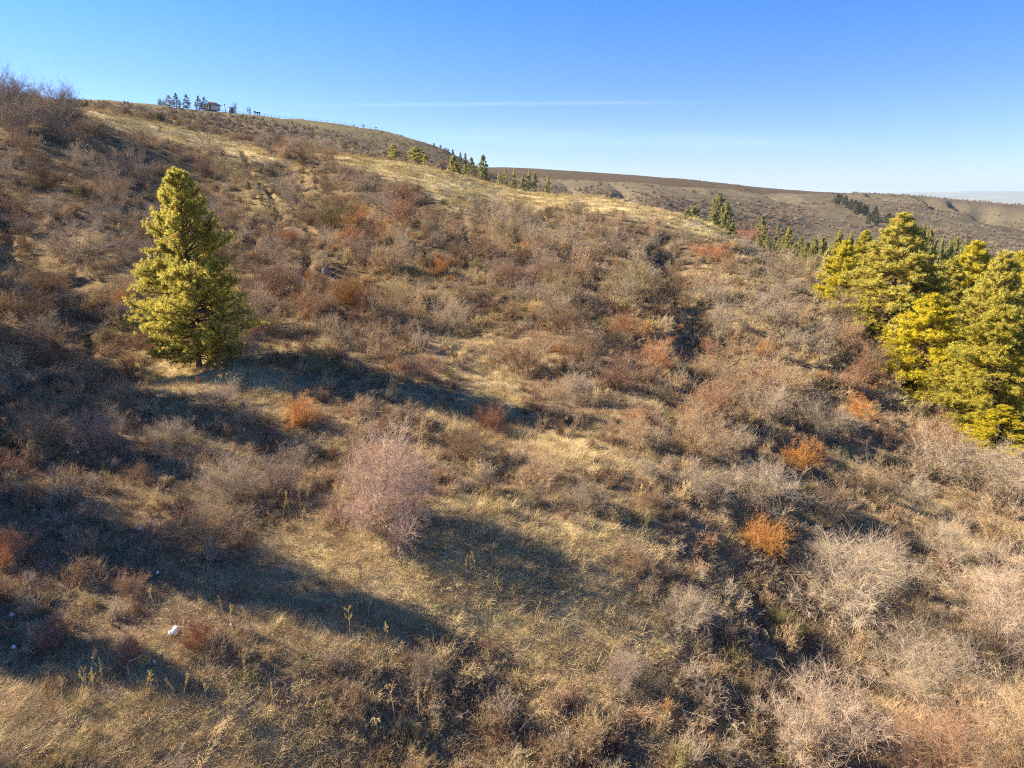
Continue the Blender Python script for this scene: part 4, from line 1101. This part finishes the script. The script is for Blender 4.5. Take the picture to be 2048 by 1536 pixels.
order = np.argsort(rng.random(len(x)) / np.maximum(prob, 1e-6))
used_labels = set(t[6] for t in HAND); n_auto = 0
def place_label(head, qx, qy):
    dm = [math.hypot(qx - m_[1], qy - m_[2]) for m_ in marks]
    for j in sorted(range(len(marks)), key=lambda j: dm[j])[:7]:
        dx, dy = qx - marks[j][1], qy - marks[j][2]
        sidew = ('right of' if dx > 0 else 'left of') if abs(dx) > 2.2 * abs(dy) else ('downslope of' if dy > 0 else 'upslope of') if abs(dy) > 2.2 * abs(dx) else (('below right of' if dx > 0 else 'below left of') if dy > 0 else ('above right of' if dx > 0 else 'above left of'))
        near = 'close ' if dm[j] < 90 else '' if dm[j] < 220 else 'well '
        c_ = f"{head} {near}{sidew} {marks[j][3]}"
        if c_ not in used_labels and len(c_.split()) <= 16: break
    used_labels.add(c_)
    return c_
for i in order:
    if n_auto >= 240: break
    if prob[i] < .02: continue
    rr_i = r[i]; mind = 1.1 + rr_i * .035
    if any((x[i] - a) ** 2 + (y[i] - b) ** 2 < mind ** 2 for a, b in placed): continue
    big_ = rng.random()
    H = (1.15 + 1.25 * big_) * (.5 + .5 * smooth(13, 38, rr_i)) * (1 + .25 * smooth(1100, 1700, px[i])) * (1 + .25 * (rr_i > 60)); W = H * rng.uniform(1.05, 1.6)
    if px[i] < 900 and py[i] > 700: H *= .8; W *= .85
    t_ = plant_tint(px[i:i + 1], py[i:i + 1], x[i:i + 1], y[i:i + 1], r[i:i + 1], g[i:i + 1])[0]
    if g[i] > .3 or t_[0] > .5 and t_[1] > .4: t_ = GREY * rng.uniform(.85, 1.1)
    keyc = min((k for k in 'GTBRODP'), key=lambda k: np.abs(COLORS[k] / COLORS[k].sum() - t_ / t_.sum()).sum() + .35 * abs(COLORS[k].mean() - t_.mean()) / .3)
    kd = 4 if keyc in 'RO' and rng.random() < .6 else int(rng.integers(0, 4))
    szw = 'tall' if H > 2.2 else 'broad' if W / H > 1.5 else 'low' if H < 1.35 else 'mid sized'
    lb = place_label(f"{szw} {COLWORD[keyc]} bare shrub", px[i], py[i])
    shrub(0, 0, 0, tuple(t_), lb, kind=kd, p=np.array([x[i], y[i], z[i]]), H=H, W=W)
    placed.append((x[i], y[i])); n_auto += 1

# bare leafless trees on the upper left crest and by the house
def bare_tree_meshes(H, W):
    T = Soup(); C = Soup()
    st = 5
    ph = rng.uniform(0, 6.28, st); ti = np.radians(rng.uniform(3, 28, st))
    d = np.c_[np.sin(ti) * np.cos(ph), np.sin(ti) * np.sin(ph), np.cos(ti)]
    P0 = grow(np.c_[rng.normal(0, .15, (st, 2)), np.full(st, -.1)], d, H * rng.uniform(.55, .85, st), 6, .08, .05)
    V_, Q = tubes(P0, .075 * np.linspace(1.3, .5, 6)[None] * np.ones((st, 1)), 5); T.add(V_, Q, tones(st, 30, .5, .9))
    P = P0
    for lv, (m_, f0, rd, k_) in enumerate([(11, .42, .03, 4), (6, .5, .016, 3), (4, .55, .010, 3)]):
        p, d, par = sprout(P, m_, .25, 1.0, .5)
        Lp = np.linalg.norm(P[:, -1] - P[:, 0], axis=1)[par]
        P = grow(p, d, Lp * f0 * rng.uniform(.6, 1.1, len(p)), k_, .10, .08)
        V_, Q = tubes(P, rd * np.linspace(1, .4, k_)[None] * np.ones((len(P), 1)), 3)
        (T if lv == 0 else C).add(V_, Q, tones(len(P), k_ * 3, .6, 1.2))
    return T.mesh('bare_tree_trunk', MAT_TWIG_O), C.mesh('bare_tree_crown', MAT_TWIG_O), H, W
BT = [bare_tree_meshes(6, 5), bare_tree_meshes(5.5, 5)]
def bare_tree(px, top, wpx, label, r, group, col=(.25, .19, .15)):
    p = spot(px, top + 40, r); H, W = size_of(p, px, top, wpx); H = max(H, 1.5)
    tr, cr, h0, w0 = BT[rng.integers(0, 2)]
    if r < 200:
        (tr, cr), h0, w0 = SH[(0, 5, 3, 1)[int(rng.integers(0, 4))]]; W = W * 1.25
    root = empty('bare_tree', p, rng.uniform(0, 6)); root.scale = (W / w0, W / w0, H / h0)
    for nm, me_ in (('trunk', tr), ('crown', cr)):
        o_ = add(nm, me_, parent=root); o_.color = (*col, 1)
        o_.material_slots[0].link = 'OBJECT'; o_.material_slots[0].material = MAT_TWIG_O
    tag(root, label, 'bare tree', group)
GB = 'leafless trees on the upper left crest'
for px, top, w, r_, lb in [(-25, 120, 100, 100, 'leafless tree cut by the left picture edge on the crest'), (14, 128, 80, 96, 'tallest leafless tree on the crest at the far left'), (44, 150, 60, 104, 'dense rounded leafless tree right of the tallest one on the crest'),
                           (70, 152, 50, 108, 'thin leafless tree third along the crest, hazy twigs on the sky'), (96, 148, 55, 108, 'thin leafless tree fourth along the crest on the sky'), (124, 155, 55, 106, 'thin leafless tree at the right end of the crest row'), (60, 175, 60, 100, 'short dark leafless tree in front of the crest row'), (110, 180, 70, 99, 'low wide leafless tree under the right end of the crest row'), (20, 165, 90, 90, 'bushy grey leafless tree below the tallest one on the crest')]:
    bare_tree(px, top + 14, w, lb, r_, GB, col=(.40, .32, .23) if top > 160 else (.33, .275, .215))
bare_tree(472, 204, 18, 'small leafless tree right of the grey hilltop shed', 402, 'leafless trees by the hilltop house', (.22, .2, .2))
bare_tree(501, 212, 14, 'faint leafless tree left of the dark farm implement', 408, 'leafless trees by the hilltop house', (.22, .2, .2))

# ------------------------------------------------------------------ hilltop house, shed, pole, implement, fence
def box_mesh(name, sx, sy, sz, mat, cx=0, cy=0, cz=0):
    x0, x1, y0, y1, z0, z1 = cx - sx / 2, cx + sx / 2, cy - sy / 2, cy + sy / 2, cz, cz + sz
    V_ = [(x0, y0, z0), (x1, y0, z0), (x1, y1, z0), (x0, y1, z0), (x0, y0, z1), (x1, y0, z1), (x1, y1, z1), (x0, y1, z1)]
    Q = [(0, 3, 2, 1), (4, 5, 6, 7), (0, 1, 5, 4), (1, 2, 6, 5), (2, 3, 7, 6), (3, 0, 4, 7)]
    return make_mesh(name, V_, [np.array(Q)], mat, smooth=False)
M_WALL = simple_mat('cream_boards', (.78, .70, .58), .8, .15, 3); M_ROOF = simple_mat('brown_shingle', (.42, .27, .20), .9, .3, 2)
M_DARK = simple_mat('dark_opening', (.06, .055, .05), .5); M_GREY = simple_mat('grey_metal', (.36, .40, .45), .6, .2, 3); M_WOOD = simple_mat('weathered_wood', (.20, .17, .14), .9, .3, 8)
M_TRIM = simple_mat('orange_trim', (.45, .22, .12), .8); M_BLACK = simple_mat('dark_iron', (.035, .04, .06), .6); M_ROCK = simple_mat('basalt_rock', (.25, .24, .235), .9, .4, 4)
hp = spot(427, 225, r=skyr(427, 225) - 4); hp[2] += .35
house = empty('hilltop_house', hp, math.radians(-38)); hs = 26 * math.hypot(hp[0], hp[1]) * .92 / F / 7.8; house.scale = (hs, hs, hs)
tag(house, 'small cream house with brown pyramid roof and porch on the hilltop skyline', 'house')
add('wall', box_mesh('house_wall', 6.4, 5.2, 2.7, M_WALL, cz=0), parent=house)
V_ = np.array([(-3.9, -3.3, 2.6), (3.9, -3.3, 2.6), (3.9, 3.3, 2.6), (-3.9, 3.3, 2.6), (-1.0, 0, 4.9), (1.0, 0, 4.9), (-3.9, -3.3, 2.45), (3.9, -3.3, 2.45), (3.9, 3.3, 2.45), (-3.9, 3.3, 2.45)])
roof = add('roof', make_mesh('house_roof', V_, [np.array([(0, 1, 5, 4), (2, 3, 4, 5), (0, 6, 7, 1), (1, 7, 8, 2), (2, 8, 9, 3), (3, 9, 6, 0), (6, 9, 8, 7)]), np.array([(1, 2, 5), (3, 0, 4)])], M_ROOF, smooth=False), parent=house)
add('gable', make_mesh('house_gable', [(-.2, -3.5, 2.75), (3.4, -3.5, 2.75), (1.6, -3.5, 4.5), (-.2, 0, 2.75), (3.4, 0, 2.75), (1.6, -.3, 4.5)], [np.array([(0, 1, 2), (3, 5, 4)]), np.array([(0, 2, 5, 3), (1, 4, 5, 2), (0, 3, 4, 1)])], M_ROOF, smooth=False), parent=roof)
add('porch_roof', box_mesh('house_porch_roof', 4.4, 1.9, .16, M_TRIM, cx=.9, cy=-3.6, cz=2.1), parent=house)
for xx in (-1.2, .2, 1.6, 3.0): add('porch_post', box_mesh('house_post', .16, .16, 2.3, M_WALL, cx=xx, cy=-4.4, cz=-.2), parent=house)
add('deck', box_mesh('house_deck', 4.6, 2.0, .25, M_WOOD, cx=.9, cy=-3.7, cz=-.25), parent=house)
wd = add('window', box_mesh('house_window', .8, .06, .9, M_DARK, cx=-2.1, cy=-2.64, cz=.7), parent=house)
add('frame', box_mesh('window_sill', 1.0, .1, .1, M_WALL, cx=-2.1, cy=-2.66, cz=.58), parent=wd)
add('window', box_mesh('house_window_b', 1.0, .06, 1.0, M_DARK, cx=.2, cy=-2.64, cz=.8), parent=house)
dr = add('door', box_mesh('house_door', .95, .07, 2.0, M_DARK, cx=1.9, cy=-2.65, cz=.02), parent=house)
sp_ = spot(464, 226, r=skyr(464, 226) - 1)
shed = empty('grey_shed', sp_, .3); tag(shed, 'small blue grey shed right of the hilltop house', 'shed')
add('wall', box_mesh('shed_wall', 2.6, 2.2, 2.3, M_GREY), parent=shed)
add('roof', box_mesh('shed_roof', 2.9, 2.5, .2, M_WOOD, cz=2.3), parent=shed)
add('door', box_mesh('shed_door', .9, .06, 1.8, M_DARK, cx=.2, cy=-1.13, cz=.05), parent=shed)
pp_ = spot(451, 226, r=skyr(451, 226) - 1)
pole = empty('wooden_pole', pp_); tag(pole, 'thin wooden pole between the hilltop house and grey shed', 'pole')
add('post', box_mesh('pole_post', .22, .22, 3.8, M_WOOD), parent=pole); add('top_box', box_mesh('pole_top', .5, .4, .7, M_WOOD, cz=3.2), parent=pole)
ip = spot(515, 232, r=skyr(515, 232) - 1)
imp = empty('farm_implement', ip, .2); tag(imp, 'dark blue black farm implement on legs standing on the skyline', 'farm implement')
add('frame', box_mesh('implement_frame', 3.0, .9, .6, M_BLACK, cz=1.0), parent=imp)
for xx in (-1.1, .2, 1.1): add('leg', box_mesh('implement_leg', .2, .7, 1.05, M_BLACK, cx=xx, cz=-.03), parent=imp)
add('hopper', box_mesh('implement_hopper', .9, .8, .5, M_BLACK, cx=-1.2, cz=1.62), parent=imp)
# fence along the skyline road
post_me = box_mesh('fence_post', .16, .16, 1.35, M_WOOD, cz=-.15)
fence = empty('field_fence', spot(530, None, r=406)); tag(fence, 'wire fence of thin posts running down the skyline right of the house', 'fence')
f0 = np.array(fence.location); pts = []
for px_ in np.r_[np.arange(445, 560, 7), np.arange(560, 760, 12)]:
    rr_f = skyr(px_, 230 + (px_ - 500) * .12) - .5
    p = spot(px_, 230 + (px_ - 500) * .12, r=rr_f); pts.append(p - f0)
    add('post', post_me, loc=p - f0, parent=fence)
pts = np.array(pts)
for hz in (.55, 1.0):
    V_, Q = tubes((pts + np.array([0, 0, hz]))[None], np.full((1, len(pts)), .02), 3)
    add('wire', make_mesh('fence_wire', V_, [Q], M_WOOD), parent=fence)
for px_, rr_f, w_, h_, lb in [(727, 400, 1.6, 2.2, 'tiny dark frame standing on the skyline left of a low bush'), (752, 402, 1.2, 1.4, 'tiny dark stub on the skyline at the hill shoulder')]:
    q_ = empty('field_stand', spot(px_, 262, r=skyr(px_, 262))); tag(q_, lb, 'stand')
    add('post', box_mesh('stand_post', .22, .22, h_, M_BLACK), parent=q_); add('bar', box_mesh('stand_bar', w_ * 1.4, .22, .3, M_BLACK, cz=h_ * .62), parent=q_); add('brace', box_mesh('stand_brace', .2, .9, .2, M_BLACK, cz=h_ * .3), parent=q_)

# ------------------------------------------------------------------ snow, rock, sticks, weeds
def lump(name, mat, w, d, h, rough=.25):
    nu, nv = 14, 5; vs = [(0, 0, h)]
    for j in range(1, nv + 1):
        for i in range(nu):
            a = i / nu * 2 * math.pi; rr_ = j / nv
            k_ = 1 + rough * (float(vnoise(np.array([math.cos(a) * 1.7 + w * 9]), np.array([math.sin(a) * 1.7 + d * 7]))[0]) - .5) * 2
            vs.append((w / 2 * rr_ * k_ * math.cos(a), d / 2 * rr_ * k_ * math.sin(a), h * (1 - rr_ ** 2.2) + rng.normal(0, h * .08) - (.04 if j == nv else 0)))
    fs = [(0, 1 + i, 1 + (i + 1) % nu) for i in range(nu)]; q_ = []
    for j in range(nv - 1):
        for i in range(nu):
            a = 1 + j * nu + i; b = 1 + j * nu + (i + 1) % nu; q_.append((a, a + nu, b + nu, b))
    return make_mesh(name, vs, [np.array(fs), np.array(q_)], mat)
SN = [(352, 1266, 40, 'largest white snow patch, beside a reddish fan shaped shrub', None), (342, 1272, 22, 'second white lump of snow touching the largest patch', None), (25, 1236, 14, None, 0), (29, 1301, 16, None, 0), (13, 1189, 10, None, 0), (48, 1305, 9, None, 0), (316, 1151, 12, 'small snow patch upslope of the largest one', None),
      (310, 1331, 12, None, 1), (299, 1366, 10, None, 1), (463, 1258, 12, 'small snow fleck in sunlight right of the reddish shrub', None), (281, 1062, 13, 'bright snow patch in the shade upslope of the lower left thicket', None), (126, 1059, 9, None, 2), (9, 918, 12, None, 2), (359, 874, 9, 'snow fleck in the dark hollow right of the pale shrub', None), (56, 754, 7, None, 3), (132, 756, 7, None, 3)]
SNL = ['small snow remnant near the lower left edge', 'small snow remnant under weeds below the largest snow patch', 'snow fleck in the shade by the left edge below the pale shrub', 'tiny snow fleck on the dark slope left of the lone pine']
for px, py_, w, lb, gi_ in SN:
    p = spot(px, py_); f = p[1] * cp - (p[2] - CZ) * sp; ww = w * f / F * (.5 if w > 20 else .42)
    o_ = add('snow_patch', lump('snow_patch', MAT_SNOW, ww * .85, ww * rng.uniform(.5, .9), .03 + ww * .05, .9), loc=p + np.array([0, 0, .10]), rz=rng.uniform(0, 6))
    tag(o_, lb or SNL[gi_], 'snow patch', 'patches of old snow' if lb else SNL[gi_].replace('small ', ''))
for px, py_, w, lb in [(652, 545, 16, 'bluish grey rock exposed in the shaded hollow'), (1205, 668, 10, 'small pale rock at the foot of the upper rust orange shrub')]:
    p = spot(px, py_); f = p[1] * cp - (p[2] - CZ) * sp; ww = w * f / F
    tag(add('rock', lump('rock', M_ROCK, ww, ww * .8, ww * .6, .5), loc=p, rz=rng.uniform(0, 6)), lb, 'rock')
# dry weeds
def weed_meshes(i):
    T = Soup(); C = Soup()
    P = grow(np.array([[0, 0, -.03]]), np.array([[rng.normal(0, .08), rng.normal(0, .08), 1.]]), np.array([1.0]), 6, .05, .02)
    V_, Q = tubes(P, .0085 * np.linspace(1.2, .6, 6)[None], 4); T.add(V_, Q, tones(1, 24, .9, 1.1))
    p, d, _ = sprout(P, 9, .5, 1.0, .55); d[:, 2] = np.abs(d[:, 2]) + .3; d /= np.linalg.norm(d, axis=1, keepdims=True)
    B = grow(p, d, rng.uniform(.10, .28, 9), 4, .1, .15)
    V_, Q = tubes(B, .0055 * np.linspace(1, .6, 4)[None] * np.ones((9, 1)), 3); T.add(V_, Q, tones(9, 12, .8, 1.2))
    tips = np.concatenate([B[:, -1], P[:, -1], B[:, 2]])
    D = rng.normal(0, 1, (len(tips), 14, 3)); D[..., 2] += .4; D /= np.linalg.norm(D, axis=2, keepdims=True)
    sd_ = np.cross(D, rng.normal(0, 1, D.shape)); sd_ /= np.linalg.norm(sd_, axis=2, keepdims=True)
    o_ = tips[:, None] + rng.normal(0, .012, D.shape); ln_ = rng.uniform(.02, .05, (len(tips), 14, 1))
    V_ = np.stack([o_ - sd_ * .006, o_ + sd_ * .006, o_ + D * ln_], 2).reshape(-1, 3)
    C.add(V_, np.arange(len(V_)).reshape(-1, 3), tones(len(tips), 42, .8, 1.3))
    return T.mesh('weed_stem', MAT_TWIG_O), C.mesh('weed_head', MAT_TWIG_O)
WD = [weed_meshes(i) for i in range(4)]
zones = [((150, 1180, 520, 1420), 46, 'dry branching weed stalk'), ((560, 1010, 760, 1110), 26, 'yellowish weed stalk'),
         ((760, 1050, 1010, 1160), 22, 'yellow seeded weed stalk'), ((1090, 960, 1340, 1200), 24, 'tan weed stalk'),
         ((680, 1180, 900, 1300), 14, 'brownish weed stalk'), ((20, 1380, 900, 1520), 24, 'bent dry weed stalk'), ((950, 1200, 1500, 1500), 26, 'thin dry weed stalk')]
for (x0, y0, x1, y1), n_w, lb in zones:
    for _ in range(int(n_w * .62)):
        qx, qy = rng.uniform(x0, x1), rng.uniform(y0, y1); p = spot(qx, qy); k_ = int(rng.integers(0, 4)); s_ = rng.uniform(.35, .8) * (.75 if y0 > 1190 and x0 > 900 else 1)
        root = empty('dry_weed', p, rng.uniform(0, 6)); root.scale = (s_, s_, s_); root.rotation_euler = (rng.normal(0, .12), rng.normal(0, .12), rng.uniform(0, 6))
        add('stem', WD[k_][0], parent=root).color = (.54, .42, .24, 1); add('seed_head', WD[k_][1], parent=root).color = (.50, .38, .15, 1); root.children[-1]['kind'] = 'stuff'
        tag(root, place_label(('tall ' if s_ > .75 else 'small ' if s_ < .55 else '') + lb, qx, qy), 'weed', 'dry weed stalks in the grass')
# pale sticks lying in the grass
STK = []
for i in range(4):
    P = grow(np.array([[-.8, 0, .1]]), np.array([[1., 0, 0.02]]), np.array([1.6]), 7, .05, 0.0)
    S_ = Soup(); V_, Q = tubes(P, .013 * np.linspace(1.2, .5, 7)[None], 4); S_.add(V_, Q, tones(1, 28, .9, 1.1))
    p, d, _ = sprout(P, 4, .3, .95, .45); B = grow(p, d, rng.uniform(.2, .5, 4), 4, .08, .03)
    V_, Q = tubes(B, .007 * np.linspace(1, .5, 4)[None] * np.ones((4, 1)), 3); S_.add(V_, Q, tones(4, 12, .9, 1.1))
    STK.append(S_.mesh('fallen_stick', MAT_TWIG_O))
for i in range(12):
    px_, py_ = (rng.uniform(950, 1550), rng.uniform(1150, 1520)) if i < 8 else (rng.uniform(0, 700), rng.uniform(1250, 1500))
    p = spot(px_, py_)
    o_ = add('fallen_stick', STK[i % 4], loc=p + np.array([0, 0, .1]), rz=rng.uniform(-1.2, 1.2)); o_.scale = (rng.uniform(.3, .7),) * 3; o_.rotation_euler[1] = rng.normal(0, .12)
    o_.color = (.52, .45, .38, 1)
    tag(o_, place_label('pale fallen stick', px_, py_), 'stick', 'fallen sticks in the grass')
lp = spot(1845, 828)
log = add('fallen_log', None, loc=lp)
P = grow(np.array([[-1.4, 0, .15]]), np.array([[1., .2, .12]]), np.array([3.2]), 6, .03, .02)
S_ = Soup(); V_, Q = tubes(P, .07 * np.linspace(1.2, .5, 6)[None], 6); S_.add(V_, Q, tones(1, 36, .9, 1.1)); tm = S_.mesh('log_trunk', MAT_TWIG_O)
t_ = add('trunk', tm, parent=log); t_.color = (.55, .46, .34, 1)
p, d, _ = sprout(P, 7, .3, 1, .5); B = grow(p, d, rng.uniform(.4, .9, 7), 4, .1, .05); V_, Q = tubes(B, .02 * np.linspace(1, .4, 4)[None] * np.ones((7, 1)), 3); S_ = Soup(); S_.add(V_, Q, tones(7, 12, .9, 1.1))
add('branch', S_.mesh('log_branch', MAT_TWIG_O), parent=log).color = (.5, .42, .32, 1)
tag(log, 'pale fallen sapling lying below the brightest pine', 'fallen log')
